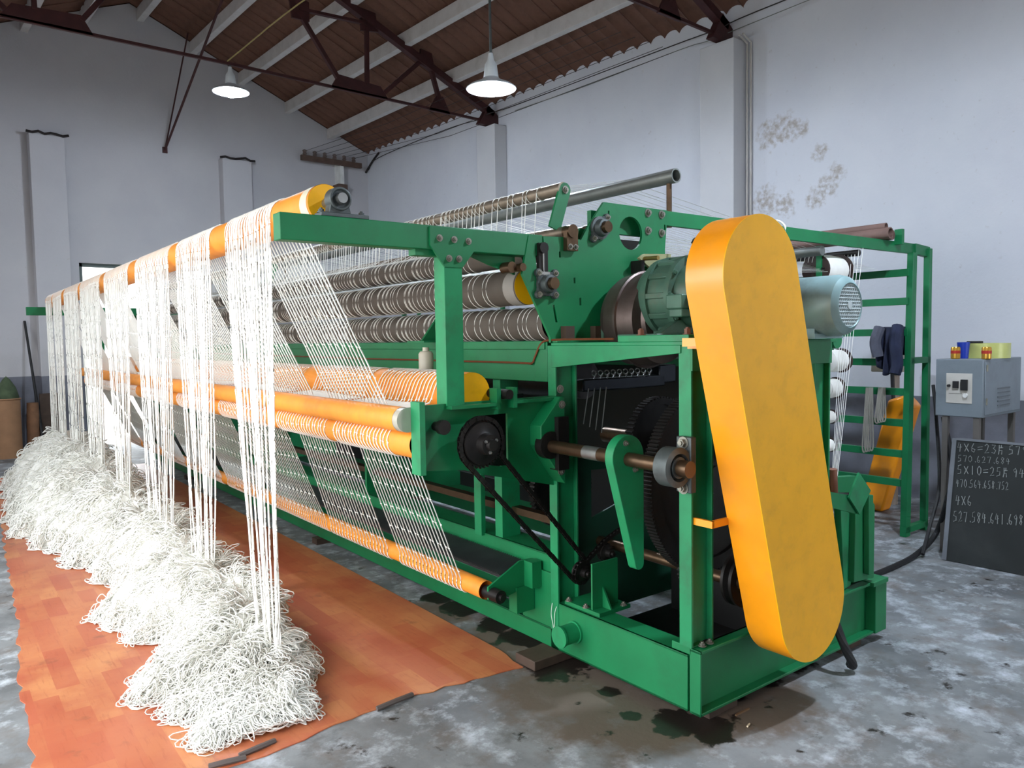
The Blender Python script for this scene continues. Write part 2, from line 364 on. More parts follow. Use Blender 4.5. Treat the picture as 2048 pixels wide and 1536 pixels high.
for sgn in (1, -1):
    first = part('roof_sheet', sheet_mesh(sgn), SHEET, ceil); k = 0; y = BW+.12; first.location.y = y
    while y < FW+.1:
        y += .235; c = again(first, ceil, (random.uniform(-.02, .02), y-first.location.y, random.uniform(-.006, .006)))
for x in (4.64, 3.77, 2.88, 2.02, 1.16, .30, -.56, -1.42, -2.28):
    z = roof_z(x)-.025
    part('purlin', MB().box(x-.055, x+.055, BW, FW, z-.2, z), CONC_W, ceil, .006, False)
# steel roof trusses
def truss(y, label):
    t = root('roof_truss', label, 'roof truss', (RWX, y, 5.2), 'steel roof trusses', True)
    def bar(name, a, b, r=.03, thick=.03):
        m = MB(); A = np.array([a[0], y, a[1]]); B = np.array([b[0], y, b[1]]); d = (B-A)/np.linalg.norm(B-A); n = np.array([-d[2], 0, d[0]])
        m.add([A-n*r+[0, -thick, 0], A+n*r+[0, -thick, 0], A+n*r+[0, thick, 0], A-n*r+[0, thick, 0], B-n*r+[0, -thick, 0], B+n*r+[0, -thick, 0], B+n*r+[0, thick, 0], B-n*r+[0, thick, 0]],
              [(0, 1, 2, 3), (7, 6, 5, 4), (0, 4, 5, 1), (1, 5, 6, 2), (2, 6, 7, 3), (3, 7, 4, 0)]); part(name, m, TRUSSM, t)
    L = 2*RIDGE
    tc = lambda x: roof_z(x)-.26
    for s in (1, -1):
        X = (lambda x: x) if s == 1 else (lambda x: L-x)
        bar('top_chord', (X(RIDGE), tc(RIDGE)), (X(5.42), tc(5.42)), .05, .05)
        bar('bottom_chord', (X(RIDGE), 5.30), (X(5.45), 5.27), .018, .018)
        bar('web_bar', (X(2.05), 6.2), (X(2.62), 5.42), .028); bar('web_bar', (X(3.1), 6.3), (X(3.08), 5.42), .025)
        bar('web_bar', (X(3.36), 5.36), (X(4.06), 6.0), .028); bar('web_bar', (X(4.22), 5.85), (X(4.36), 5.42), .03)
        bar('web_bar', (X(2.05), 6.24), (X(3.1), 6.3), .02); bar('web_bar', (X(2.05), 6.3), (X(RIDGE+.05), tc(RIDGE)-.05), .025)
        for pts in ([(2.5, 5.28), (3.42, 5.28), (3.3, 5.44), (2.62, 5.48)], [(4.15, 5.25), (4.55, 5.25), (4.42, 5.5), (4.3, 5.5)],
                    [(3.0, 6.18), (3.28, 6.22), (3.24, 6.48), (3.0, 6.5)], [(4.0, 5.92), (4.28, 5.85), (4.22, 6.12), (4.02, 6.15)], [(1.95, 6.1), (2.2, 6.1), (2.2, 6.36), (1.9, 6.45)]):
            part('gusset_plate', MB().prism([(X(a), b) for a, b in pts], 'y', y-.018, y+.018), TRUSSM, t, smooth=False)
        part('bearing_shoe', MB().prism([(X(5.1), 5.2), (X(5.5), 5.2), (X(5.5), 5.38), (X(5.3), 5.52)], 'y', y-.05, y+.05), TRUSSM, t, smooth=False)
    return t
truss(8.1, 'dark red steel roof truss carrying the lamp nearer the far gable wall')
truss(-.9, 'dark red steel roof truss over the near end of the hall, out of frame')
truss(3.6, 'dark red steel roof truss at the top edge, meeting the nearer pilaster')
# slanting brace rods down to the far wall
ap = hat(330, 300, y=FW-.02)
e1 = hat(376, 66, y=FW-.35); e2 = hat(447, -8, y=9.2)
t = root('brace_rods', 'pair of thin red brace rods meeting at a point on the far gable wall', 'brace', ap, hall=True)
for e, r in ((e1, .013), (e2, .02)): part('rod', MB().cyl(ap, e, r, 8), TRUSSM, t)
part('wall_anchor', MB().box(ap[0]-.04, ap[0]+.04, FW-.03, FW, ap[2]-.05, ap[2]+.05), TRUSSM, t)
# pendant lamps hung from the trusses
def lamp(x, y, z, top, label):
    t = root('pendant_lamp', label, 'lamp', (x, y, z), 'pendant factory lamps', True)
    part('hanging_rod', MB().cyl((x, y, z+.3), (x, y, top), .012, 8), CAST, t)
    part('socket', MB().lathe((x, y, z+.06), (0, 0, 1), [(0, .05), (.04, .07), (.16, .055), (.2, .03), (.26, .022)], 20), ENAM, t)
    part('shade', MB().lathe((x, y, z), (0, 0, 1), [(0, .225), (.006, .23), (.03, .2), (.07, .11), (.1, .06), (.11, .06), (.075, .1), (.035, .185), (.008, .22)], 32), ENAM, t)
    part('bulb', MB().lathe((x, y, z+.09), (0, 0, -1), [(0, .03), (.03, .06), (.07, .085), (.11, .08), (.145, .045), (.155, .0)], 20), BULB, t)
lamp(1.79, 3.6, 3.97, 5.29, 'pendant lamp on a long rod over the machine, right of the two')
lamp(1.6, -.9, 4.0, 5.29, 'pendant lamp over the near end of the hall, out of frame')
lamp(1.08, 8.1, 4.94, 5.29, 'small glaring pendant lamp near the far gable wall, left of the two')
# insulator rack and wires by the far corner
t = root('insulator_rack', 'rusty bracket with a row of insulators high on the far wall', 'rack', hat(662, 322, y=FW), hall=True)
a = hat(602, 316, y=FW-.25); b = hat(722, 331, y=FW-.25)
RUSTW = mat('rusty_wood', (92, 72, 62), .8, 0, .25, 8)
part('cross_arm', MB().box(a[0], b[0], FW-.29, FW-.22, (a[2]+b[2])/2-.05, (a[2]+b[2])/2+.05), RUSTW, t)
zc = (a[2]+b[2])/2
for k in range(6):
    x = a[0]+.08+(b[0]-a[0]-.16)*k/5.4
    part('insulator', MB().lathe((x, FW-.25, zc+.05), (0, 0, 1), [(0, .02), (.03, .045), (.06, .03), (.09, .045), (.11, .02)], 12), mat('dirty_porcelain', (108, 92, 86), .4), t)
    g = hat(900+k*40, 150-k*6, x=4.2+.2*k)
    part('wire', MB().tube([(x, FW-.25, zc+.13), (x+.2+.05*k, FW-3, zc+.08), (x+.2+.05*k, 4.4, zc+.1)], .004, 4), WIRE, t)
part('bracket', MB().box(4.74, 4.82, FW-.24, FW, 4.45, zc), WHITE, t); part('clamp', MB().box(4.68, 4.88, FW-.27, FW-.02, 4.72, 4.85), RUSTW, t)
def wire(pts, r, label, hall=True, m=None):
    return thing('electric_wire', MB().tube(smooth_path(pts, 6), r, 5), m or WIRE, label, 'wire', tuple(pts[0]), hall=hall)
wire([(RWX-.03, FW-.1, 5.25), (RWX-.03, FW-.5, 5.42), (RWX-.03, 9.5, 5.47), (RWX-.03, 8.4, 5.42), (RWX-.3, 8.1, 5.36), (RWX-.03, 7.6, 5.44), (RWX-.03, 4.2, 5.44), (RWX-.28, 3.6, 5.3), (RWX-.03, 3.2, 5.47), (RWX-.03, 0, 5.5)], .007, 'black wire running along the top of the right wall')
wire([(RWX-.02, 7.6, 5.36), (RWX-.02, 6, 5.34), (RWX-.02, 4.3, 5.36), (RWX-.29, 3.7, 5.22), (RWX-.02, 3.3, 5.36), (RWX-.02, 1, 5.42), (RWX-.02, -2, 5.44)], .005, 'thinner grey wire sagging below the black wire on the right wall', m=PIPE)
wire([(1.03, 8.05, 5.31), (1.2, 5.8, 5.45), (1.75, 3.6, 5.6)], .009, 'yellowish cable strung between the two trusses to the far lamp', m=mat('yellow_cable', (150, 135, 80), .6))
c = root('wall_conduit', 'pair of thin grey conduit pipes down the right wall beside the pilaster', 'conduit', (RWX-.02, 3.33, 1.2), hall=True)
for dy in (0, .05): part('pipe', MB().tube([(RWX-.2, 3.33-dy, 5.2), (RWX-.03, 3.33-dy, 5.14), (RWX-.03, 3.33-dy, 4.9), (RWX-.03, 3.33-dy, 1.2)], .012, 8), mat('pale_conduit', (190, 184, 178), .6), c)
thing('wall_crack_cable', MB().tube(smooth_path([(RWX-.02, FW-.5, 5.52), (RWX-.02, FW-.25, 5.4), (RWX-.06, FW-.02, 5.2)], 6), .022, 6), WIRE, 'thick black cable end in the far corner under the eave', 'cable', (RWX-.02, FW-.3, 5.3), hall=True)
# things by the far wall
p = hat(10, 850, y=FW-.5)
cr = root('cardboard_drum', 'tan cardboard drum standing by the far wall at the left edge', 'drum', (-1.12, FW-.45, 0), hall=True)
part('barrel', MB().lathe((-1.12, FW-.45, 0), (0, 0, 1), [(0, .19), (.9, .19), (.9, .175), (.1, .17)], 28), CARD, cr)
part('rim', MB().ring((-1.12, FW-.45, .9), (0, 0, 1), .19, .014, 28, 6), CARD, cr)
thing('green_bag', MB().lathe((-1.1, FW-.45, .78), (0, 0, 1), [(0, .15), (.15, .16), (.3, .12), (.42, .05), (.47, .0)], 14), mat('green_sack', (70, 84, 60), .9, 0, .3, 9, .3), 'dull green sack stuffed into the cardboard drum', 'sack', (-1.1, FW-.45, .78), hall=True)
thing('wooden_log', MB().lathe((-.78, FW-.4, 0), (.02, 0, 1), [(0, .09), (.3, .085), (.5, .088), (.82, .08)], 14), mat('log_wood', (128, 92, 66), .85, 0, .2, 9, .2), 'short round wooden log upright beside the cardboard drum', 'log', (-.78, FW-.4, 0), hall=True)
thing('dark_board', MB().box(-.66, -.36, FW-.36, FW-.3, 0, .95), WOODD, 'dark wooden board leaning at the foot of the far pilaster', 'board', (-.5, FW-.33, 0), hall=True)
f0 = hat(90, 902, y=FW-.55); f1 = hat(49, 642, y=FW-.02)
f0 = np.array([f0[0], f0[1], .0])
thing('long_pole', MB().cyl(f0+[0, 0, .01], f1, .022, 8, .018), BLACK, 'long thin black pole leaning against the far wall', 'pole', tuple(f0), hall=True)
# ------------------------------------------------------------------ the netting machine
Z0 = .05; YE = 10.0
M = root('netting_machine', 'long green net-knotting machine with orange rollers and yellow belt guard', 'machine', (.8, 5, 0))
P = lambda name, mb, m=GREEN, parent=M, **k: part(name, mb, m, parent, **k)
def bolts(parent, pts, d, r=.011, h=.01, m=BOLT, name='bolt'):
    first = None
    for p in pts:
        if first is None: first = part(name, MB().hexbolt(p, d, r, h), m, parent); p0 = p
        else: again(first, parent, [p[i]-p0[i] for i in range(3)])
# --- base
base = P('base_frame', MB().box(0, .014, .07, .995, Z0, .305).box(0, .13, .07, .995, .293, .305).box(0, .13, .07, .995, Z0, Z0+.014), GREEN, bevel=.003)
P('base_channel', MB().box(0, 1.576, .045, .06, Z0, .34).box(0, 1.576, 0, .06, .325, .34).box(0, 1.576, 0, .06, Z0, Z0+.014).box(0, .012, 0, .05, Z0, .34), GREEN, bevel=.003)
P('corner_lug', MB().box(0, .09, .05, .16, .31, .345), GREEN, bevel=.003)
P('long_base_beam', MB().box(0, .012, .93, YE, Z0, .155).box(0, .1, .93, YE, .143, .155).box(.3, .4, .995, YE, Z0, .155), GREEN, bevel=.003)
P('base_beam', MB().box(1.5, 1.576, .06, YE, Z0, .31), GREEN, bevel=.003)
P('cross_base_beam', MB().box(.1, 1.5, 4.9, 5.0, Z0, .25), GREEN, bevel=.003); P('cross_base_beam', MB().box(.1, 1.5, YE-.1, YE, Z0, .31), GREEN, bevel=.003)
P('needle_bed_beam', MB().box(.02, .034, 1.0, YE, .33, .545).box(.02, .2, 1.0, YE, .533, .545), GREEN, bevel=.003)
P('base_rib', MB().box(.005, .02, .96, 1.24, .15, .45), GREEN, bevel=.002)
P('jacking_stub', MB().lathe((.0, .80, .19), (-1, 0, 0), [(0, .058), (.012, .058), (.012, .05), (.1, .05), (.1, .056), (.112, .056)], 24), GREEN2)
bolts(M, [(.05, .03, .346), (.1, .03, .346)], (0, 0, 1), .012)
# --- I-section posts
def post(name, x0, y0, y1, z0, z1, d=.15):
    ym = (y0+y1)/2
    return P(name, MB().box(x0, x0+.012, y0, y1, z0, z1).box(x0+.012, x0+d-.012, ym-.006, ym+.006, z0, z1).box(x0+d-.012, x0+d, y0, y1, z0, z1), GREEN2, bevel=.002)
post('corner_post', 0, .047, .115, .34, 1.66); post('corner_post', .95, .047, .115, .34, 1.66); post('post', -.004, .925, .985, .155, 1.66)
# --- inner side wall with windows
P('side_wall', plate_mesh([(.01, .16), (1.5, .16), (1.5, 1.66), (.01, 1.66)], [[(.2, 1.06), (1.3, 1.06), (1.3, 1.56), (.2, 1.56)], [(.3, .70), (.52, .76), (.52, .96), (.3, .97)]], 'y', .988, 1.0), mat('shaded_green_paint', (12, 66, 46), .55, 0, .15, 4, .05, (14, 24, 20), 4, .7))  # machine green darkened, shade of the bay put into the colour
P('side_wall', MB().box(0, 1.5, YE-.05, YE-.03, .16, 1.66))
# --- top of the drive bay
P('tapered_beam', MB().prism([(.955, 1.545), (.1, 1.625), (.1, 1.66), (.955, 1.66)], 'x', -.006, .006).box(-.006, .07, .045, .955, 1.66, 1.675), GREEN2, bevel=.002)
P('platform', MB().box(.07, 1.15, .045, .955, 1.655, 1.672), GREEN, bevel=.002)
P('end_beam', MB().box(.0, 1.10, .04, .052, 1.55, 1.66), GREEN)
# --- long front beam under the warp rollers
lb = P('long_beam', MB().prism([(0, 1.47), (0, 1.685), (.09, 1.685), (.09, 1.47)], 'y', 1.0, YE).box(-.014, 0, 1.0, YE, 1.64, 1.685).box(-.006, 0, .985, 1.09, 1.47, 1.68), GREEN, bevel=.003)
P('long_beam', MB().box(1.35, 1.45, 1.0, YE, 1.5, 1.685), GREEN)
cu = [(-.01, YE-.2, 1.6), (-.012, 3.0, 1.57), (-.012, 1.3, 1.568), (-.012, 1.12, 1.565), (-.012, 1.08, 1.6), (-.012, 1.02, 1.675), (-.012, .9, 1.69), (-.008, .5, 1.69)]
P('oil_pipe', MB().tube(cu[:2]+smooth_path(cu[1:], 5)[1:], .006, 6), COPPER)
# --- big shaped side plate
out = [(-.20, 2.02), (-.155, 2.215), (-.125, 2.215), (-.085, 1.97), (.005, 1.97), (-.03, 2.215), (.10, 2.222), (.20, 2.215), (.245, 2.28), (.37, 2.428), (.885, 2.428), (.86, 2.2), (.87, 2.0), (.62, 2.0), (.44, 1.90), (.32, 1.70), (.32, 1.676), (-.02, 1.676), (-.02, 1.70)]
holes = [circ(.577, 2.275, .092, 32), slot(.405, 2.37), slot(.05, 2.13), slot(.86, 2.33), slot(.15, 2.0), slot(.19, 1.89, .013, .04), [(-.005, 1.87), (.01, 1.87), (.03, 1.78), (.015, 1.78)]]
out[3] = (-.10, 1.985); out[4] = (-.035, 1.985); out[5] = (-.06, 2.216)
sp = P('side_plate', plate_mesh(out, holes, 'y', .94, .956), GREEN)
P('plate_foot', MB().box(-.01, .36, .9, .96, 1.676, 1.69), GREEN); P('side_plate', MB().prism([(-.2, 2.02), (-.15, 2.215), (.88, 2.42), (.86, 2.0), (.32, 1.68), (-.02, 1.68)], 'y', YE-.02, YE), GREEN)
bolts(sp, [(.715, .94, 2.40), (.715, .94, 2.30), (.83, .94, 2.40), (.83, .94, 2.295)], (0, -1, 0), .016, .014)
for x in (.08, .29): part('foot_block', MB().box(x-.03, x+.03, .9, .94, 1.69, 1.76), mat('rust_brown', (70, 52, 40), .7), sp)
# --- flange bearings on the plate
def bearing(x, y, z, r, lobes, name='flange_bearing', m=CAST, shaft=.03, rot=0.):
    b = P(name, MB().lathe((x, y, z), (0, -1, 0), [(0, r*1.0), (.016, r*1.0), (.018, r*.78), (.05, r*.7), (.052, r*.52), (.03, r*.5)], 28), m)
    fm = MB()
    for k in range(lobes):
        a = rot+2*math.pi*k/lobes; cx, cz = x+r*1.25*math.cos(a), z+r*1.25*math.sin(a)
        fm.cyl((cx, y, cz), (cx, y-.018, cz), r*.34, 14); fm.cyl((x+r*.7*math.cos(a), y, z+r*.7*math.sin(a)), (x+r*.7*math.cos(a), y-.017, z+r*.7*math.sin(a)), r*.5, 14)
    part('flange', fm, m, b)
    bolts(b, [(x+r*1.25*math.cos(rot+2*math.pi*k/lobes), y-.018, z+r*1.25*math.sin(rot+2*math.pi*k/lobes)) for k in range(lobes)], (0, -1, 0), .010)
    part('shaft_end', MB().cyl((x, y+.1, z), (x, y-.075, z), shaft, 20), RUSTY, b)
    return b
bearing(-.05, .94, 1.975, .062, 4, rot=math.pi/4); bearing(.33, .94, 2.285, .062, 2, rot=math.radians(50))
b = bearing(.577, 1.25, 2.25, .08, 4, 'flange_bearing', DARK)
P('tension_slider', MB().box(-.1, -.04, .93, .95, 2.0, 2.18).cyl((-.075, .93, 2.155), (-.075, .915, 2.155), .028, 20).box(-.075, -.07, .925, .93, 2.0, 2.12), DARK)
P('adjusting_screw', MB().cyl((-.072, .925, 2.13), (-.072, .925, 2.0), .005, 8).box(-.105, -.035, .92, .93, 2.02, 2.035), STEEL)
# --- clamp and arm carrying the guide rods
P('rod_clamp', MB().cyl((.11, .955, 2.25), (.11, .9, 2.25), .035, 20).box(.075, .15, .91, .94, 2.15, 2.25), RUSTY); bolts(M, [(.095, .91, 2.17), (.132, .91, 2.17)], (0, -1, 0), .01)
arm = MB(); A = (.07, 2.27); B = (.145, 2.48); d = np.array(B)-A; d /= np.linalg.norm(d); n = np.array([-d[1], d[0]])*.038
arm.prism([A-n, A+n, B+n]+[np.array(B)+.038*np.array([math.cos(t), math.sin(t)]) for t in np.linspace(math.atan2(n[1], n[0]), math.atan2(n[1], n[0])-math.pi, 9)][1:-1]+[B-n], 'y', 1.0, 1.014)
P('rod_arm', arm, GREEN); again(SC.objects['rod_arm'], M, (0, 4.2, 0)); again(SC.objects['rod_arm'], M, (0, 8.6, 0))
bolts(M, [(.145, 1.0, 2.48)], (0, -1, 0), .014)
P('guide_rod', MB().cyl((.13, 1.0, 2.485), (.13, YE, 2.485), .034, 20), ROD); P('guide_rod', MB().cyl((.11, .95, 2.25), (.11, YE, 2.25), .032, 20), ROD)
P('guide_rod', MB().cyl((.33, .95, 2.28), (.33, YE, 2.28), .03, 16), RUSTY)
pm = MB(); pm.lathe((.95, .93, 2.635), (0, 1, 0), [(.1, .03), (.0, .034), (0, .042), (YE-1, .042)], 28); P('overhead_pipe', pm, PIPE)
for y in (.985, 4, 7, 9.6): P('pipe_support', MB().cyl((.95, y, 2.34), (.95, y, 2.6), .016, 10), RUSTY)
P('backing_bar', MB().box(.33, .9, 1.0, 1.03, 2.275, 2.39).box(.12, .33, 1.0, 1.03, 2.2, 2.285), GREEN); P('dark_panel', MB().box(.36, 1.1, 1.3, 1.32, 1.9, 2.3), DARK)  # dark panel added behind the round hole of the side plate
# --- cantilever beam, stand and gusset
for y0, nm in ((.945, 'cantilever_beam'), (YE-.06, 'cantilever_beam')):
    P(nm, MB().box(-1.43 if y0 < 2 else -1.47, -.06, y0, y0+.075, 2.112, 2.222), GREEN, bevel=.004)
    P('beam_stand', MB().box(-.66, -.56, y0-.005, y0+.085, 1.375, 2.12), GREEN2, bevel=.003)
g = P('gusset_plate', MB().prism([(-.735, 2.216), (-.735, 2.13), (-.66, 2.035), (-.56, 2.035), (-.48, 2.13), (-.48, 2.216)], 'y', .936, .945), GREEN)
bolts(g, [(-.685, .936, 2.165), (-.605, .936, 2.163), (-.525, .936, 2.16), (-.635, .936, 2.075), (-.58, .936, 2.075)], (0, -1, 0), .011)
P('lug', MB().box(-.8, -.66, .96, 1.02, 2.085, 2.112), GREEN); P('strut_plate', MB().prism([(-.5, 2.11), (-.2, 2.11), (-.2, 2.02), (-.35, 2.06)], 'y', 1.0, 1.012), GREEN)
P('pivot_pin', MB().cyl((-.225, 1.0, 2.05), (-.225, .9, 2.05), .02, 14).cyl((-.27, 1.0, 2.05), (-.27, .93, 2.05), .028, 14), RUSTY)
# --- bracket arm that carries the take-up rollers
br = P('roller_bracket', plate_mesh([(-.80, 1.10), (-.80, 1.40), (-.05, 1.40), (-.0, 1.40), (0, .93), (-.45, 1.04), (-.56, 1.075)], [[(-.455, 1.09), (-.30, 1.06), (-.30, 1.33), (-.455, 1.33)]], 'y', .95, .965), GREEN)
part('end_flange', MB().box(-.83, -.80, .905, .985, 1.085, 1.42), GREEN2, br, bevel=.002)
part('flange_strip', MB().box(-.66, -.37, .9, .965, 1.375, 1.39).box(-.28, .0, .9, .965, 1.38, 1.395), GREEN, br)
part('bearing_saddle', MB().box(-.40, -.375, .9, .96, 1.36, 1.46).box(-.30, -.275, .9, .96, 1.36, 1.46), GREEN, br)
part('roller_journal', MB().cyl((-.345, 1.1, 1.43), (-.345, .87, 1.43), .024, 16), DARK, br)
part('bearing_housing', MB().prism([(-.16, 1.16), (-.16, 1.26), (-.03, 1.40), (0, 1.40), (0, .95), (-.03, .98)], 'y', .86, .95), GREEN, br, bevel=.004)
part('idler_pin', MB().cyl((-.72, .95, 1.30), (-.72, .88, 1.30), .022, 14).cyl((-.72, .9, 1.30), (-.72, .87, 1.30), .034, 14), DARK, br)
bolts(br, [(-.03, .86, 1.44), (-.02, .86, 1.36), (-.03, .86, 1.02)], (0, -1, 0), .014)
P('bearing_block', MB().box(-.07, .0, .83, .90, 1.03, 1.30).lathe((-.1, .9, 1.16), (0, -1, 0), [(0, .07), (.05, .07), (.055, .05)], 20), DARK)
# chain sprocket in front of the bracket
sx, sz, sy = -.525, 1.21, .86
def sprocket(x, y, z, r, name, w=.03, m=DARK, teeth=28):
    o = P(name, MB().lathe((x, y+w/2, z), (0, -1, 0), [(0, r*.55), (0, r*.97), (w*.5, r*.97), (w*.5, r*.9), (w*.9, r*.88), (w, r*.6), (w*1.2, r*.45), (w*2.2, r*.42), (w*2.25, r*.25), (w*2.7, r*.22)], 32), m)
    tm = MB()
    for k in range(teeth):
        a = 2*math.pi*k/teeth; c = np.array([x+r*math.cos(a), y, z+r*math.sin(a)]); tm.cyl(c+[0, .006, 0], c+[0, -.006, 0], r*.055, 6)
    part('tooth_ring', tm, m, o); return o
s1 = sprocket(sx, sy, sz, .114, 'chain_sprocket', .045, teeth=34); part('hub_housing', MB().cyl((sx, .95, sz), (sx, .88, sz), .07, 20, .085), CAST, s1)
bolts(s1, [(sx+.035*math.cos(a), sy-.07, sz+.035*math.sin(a)) for a in (.6, 2.6, 4.5)], (0, -1, 0), .008, m=STEEL)
sprocket(.10, .86, .47, .055, 'idler_sprocket', .03, teeth=16); sprocket(.26, .84, .55, .05, 'idler_sprocket', .03, teeth=14)
def chain(pts, name, pitch=.024):
    Q = np.array(pts, float); seg = np.linalg.norm(np.diff(Q, axis=0), axis=1); S = np.r_[0, np.cumsum(seg)]; n = int(S[-1]/pitch); m = MB()
    X = np.stack([np.interp(np.linspace(0, S[-1], n+1), S, Q[:, i]) for i in range(3)], 1)
    for i in range(n):
        a, b = X[i], X[i+1]; wy = .011 if i % 2 else .008
        d = (b-a)/np.linalg.norm(b-a); u = np.array([-d[2], 0, d[0]])*.0095
        for s in (-wy, wy):
            o = np.array([0, s, 0]); m.add([a-u+o-[0, .001, 0], b-u+o-[0, .001, 0], b+u+o-[0, .001, 0], a+u+o-[0, .001, 0], a-u+o+[0, .001, 0], b-u+o+[0, .001, 0], b+u+o+[0, .001, 0], a+u+o+[0, .001, 0]],
                  [(0, 1, 2, 3), (7, 6, 5, 4), (0, 4, 5, 1), (2, 6, 7, 3), (0, 3, 7, 4), (1, 5, 6, 2)])
        m.cyl(a-[0, .009, 0], a+[0, .009, 0], .0065, 6)
    return P(name, m, DARK, smooth=False, kind='stuff')
arc = lambda x, y, z, r, t0, t1, n=10: [(x+r*math.cos(t), y, z+r*math.sin(t)) for t in np.linspace(t0, t1, n)]
chain(arc(sx, sy, sz, .122, -2.3, -6.8, 22)+[(.13, .86, .53)]+arc(.10, .86, .47, .06, .9, -2.2, 10)+[(sx-.082, sy, sz-.09)], 'drive_chain')
chain(arc(.10, .845, .47, .055, 3.6, 1.2, 8)+[(.26, .845, .61), (.55, .8, .75)], 'short_drive_chain')
P('idler_bracket', MB().box(.03, .21, .70, .71, .325, .56).box(.02, .24, .64, .9, .306, .325).prism([(.64, .325), (.70, .325), (.70, .43)], 'x', .1, .11), GREEN)
bolts(M, [(.03, .75, .325), (.03, .88, .325), (.2, .65, .325)], (0, 0, 1), .012)
# --- cross shaft, its bearing and the lever
P('cross_shaft', MB().cyl((-.1, 1.0, 1.157), (-.1, -.02, 1.147), .032, 20).cyl((-.1, .02, 1.147), (-.1, -.03, 1.147), .036, 20), RUSTY)
P('shaft_sleeve', MB().cyl((-.1, .60, 1.153), (-.1, .50, 1.152), .033, 20), STEEL)
pb = P('pillow_bearing', MB().lathe((-.1, .10, 1.148), (0, -1, 0), [(0, .045), (0, .085), (.07, .085), (.075, .06), (.05, .05), (.075, .045), (.075, .03)], 28), CAST)
part('mount_plate', MB().box(-.035, .0, .02, .1, 1.03, 1.27), CAST, pb, bevel=.004)
bolts(pb, [(-.035, .06, 1.245), (-.035, .06, 1.05)], (-1, 0, 0), .018, .016)
lv = [(.0, 0)]
def lever():
    hub = (-.1, 1.16); tip = (-.03, .66); m = MB(); R, r = .1, .028
    d = np.array(tip)-hub; L = np.linalg.norm(d); d /= L; n = np.array([-d[1], d[0]]); a0 = math.atan2(-d[1], -d[0])
    ptsL = [np.array(hub)+R*np.array([math.cos(a0+t), math.sin(a0+t)]) for t in np.linspace(-1.7, 1.7, 18)]
    ptsT = [np.array(tip)+r*np.array([math.cos(a0+math.pi+t), math.sin(a0+math.pi+t)]) for t in np.linspace(-1.4, 1.4, 9)]
    m.prism(ptsL+ptsT, 'y', .32, .37); return m
lo = P('swing_lever', lever(), GREEN2, bevel=.003); bolts(lo, [(-.12, .32, 1.225), (-.06, .32, 1.1)], (0, -1, 0), .009)
# --- dark gear train inside the bay
def gear(x, y, z, R, w, name, teeth, spokes=5):
    m = MB().lathe((x, y+w/2, z), (0, -1, 0), [(0, R*.86), (0, R), (w, R), (w, R*.86), (0, R*.86)], 56)
    o = P(name, m, DARK); tm = MB(); hole = MB()
    for k in range(teeth):
        a = 2*math.pi*k/teeth; c = np.array([x+(R+.004)*math.cos(a), 0, z+(R+.004)*math.sin(a)]); tm.cyl(c+[0, y+w/2, 0], c+[0, y-w/2, 0], .007, 5, caps=True)
    part('teeth', tm, DARK, o, kind='stuff')
    part('web', MB().lathe((x, y+.01, z), (0, -1, 0), [(0, .05), (0, R*.87), (.02, R*.87), (.02, .07), (.06, .07), (.06, .03)], 40), DARK, o)
    return o
gear(.52, .36, .98, .46, .06, 'main_gear', 150); gear(.62, .78, 1.12, .24, .05, 'idler_gear', 64); gear(.36, .32, .56, .075, .09, 'pinion', 22)
P('main_shaft', MB().cyl((.62, 1.2, 1.12), (.62, .2, 1.12), .045, 20), RUSTY)
P('drive_shaft', MB().cyl((.36, 1.0, .565), (.36, -.02, .555), .028, 18), RUSTY)
P('v_belt_pulley', MB().lathe((.42, .12, .555), (0, -1, 0), [(0, .05), (0, .13), (.015, .13), (.03, .11), (.045, .13), (.06, .13), (.06, .04)], 36), DARK)
P('sump_tray', MB().box(.14, 1.45, .1, .9, .1, .12).box(.8, 1.4, .15, .85, .12, .55), SHADE_BLACK)  # tray coloured black to stand in for the darkness low in the bay
P('cam_drum', MB().cyl((.55, 1.3, 1.45), (.55, 9.6, 1.45), .12, 24), DARK)
P('brake_wheel', MB().lathe((.95, .5, 1.58), (0, -1, 0), [(0, .03), (0, .12), (.05, .12), (.05, .03)], 28), DARK)
nb = P('hook_bar', MB().box(.28, .95, 1.02, 1.08, 1.40, 1.47).box(.9, 1.05, 1.02, 1.1, 1.42, 1.53), mat('oily_black_steel', (40, 44, 50), .25, .7), bevel=.008)
hk = MB()
for k in range(10):
    x = .36+k*.05; hk.ring((x, 1.02, 1.50), (1, .3, 0), .014, .004, 10, 5); hk.cyl((x, 1.02, 1.47), (x+.02, 1.02, 1.5), .004, 5)
part('hooks', hk, STEEL, nb, kind='stuff')
for k in range(4): P('guide_wire', MB().cyl((.30+k*.045, 1.0, 1.42), (.24+k*.045, .98, 1.23-.02*k), .003, 5), STEEL)
# things seen through the lower bay of the long side
P('frame_post', MB().box(.03, .16, 1.45, 1.52, .545, 1.5).box(.0, .03, 1.62, 1.69, .53, 1.0), GREEN2); gear(.35, 1.3, .82, .22, .04, 'wind_gear', 60)
P('shuttle_drum', MB().cyl((.3, 1.5, .9), (.3, 9.6, .9), .1, 20), DARK); P('shuttle_rail', MB().box(.1, .16, 1.1, 9.8, .68, .72), RUSTY)
P('shade_plate', MB().box(-.32, .0, 1.2, 1.22, 1.02, 1.40), SHADE_BLACK)  # black plate added as the shade seen through the bracket window
P('tie_bar', MB().box(.2, .26, 1.1, 9.8, 1.2, 1.26), GREEN)
for y in (3.2, 5.6, 8.0): P('cross_frame', MB().box(.05, .9, y, y+.03, .5, 1.47), GREEN)
P('shaded_back_sheet', MB().box(1.44, 1.46, 1.0, YE, .31, 1.5), SHADE_BLACK)  # back sheet painted black in place of interior shade
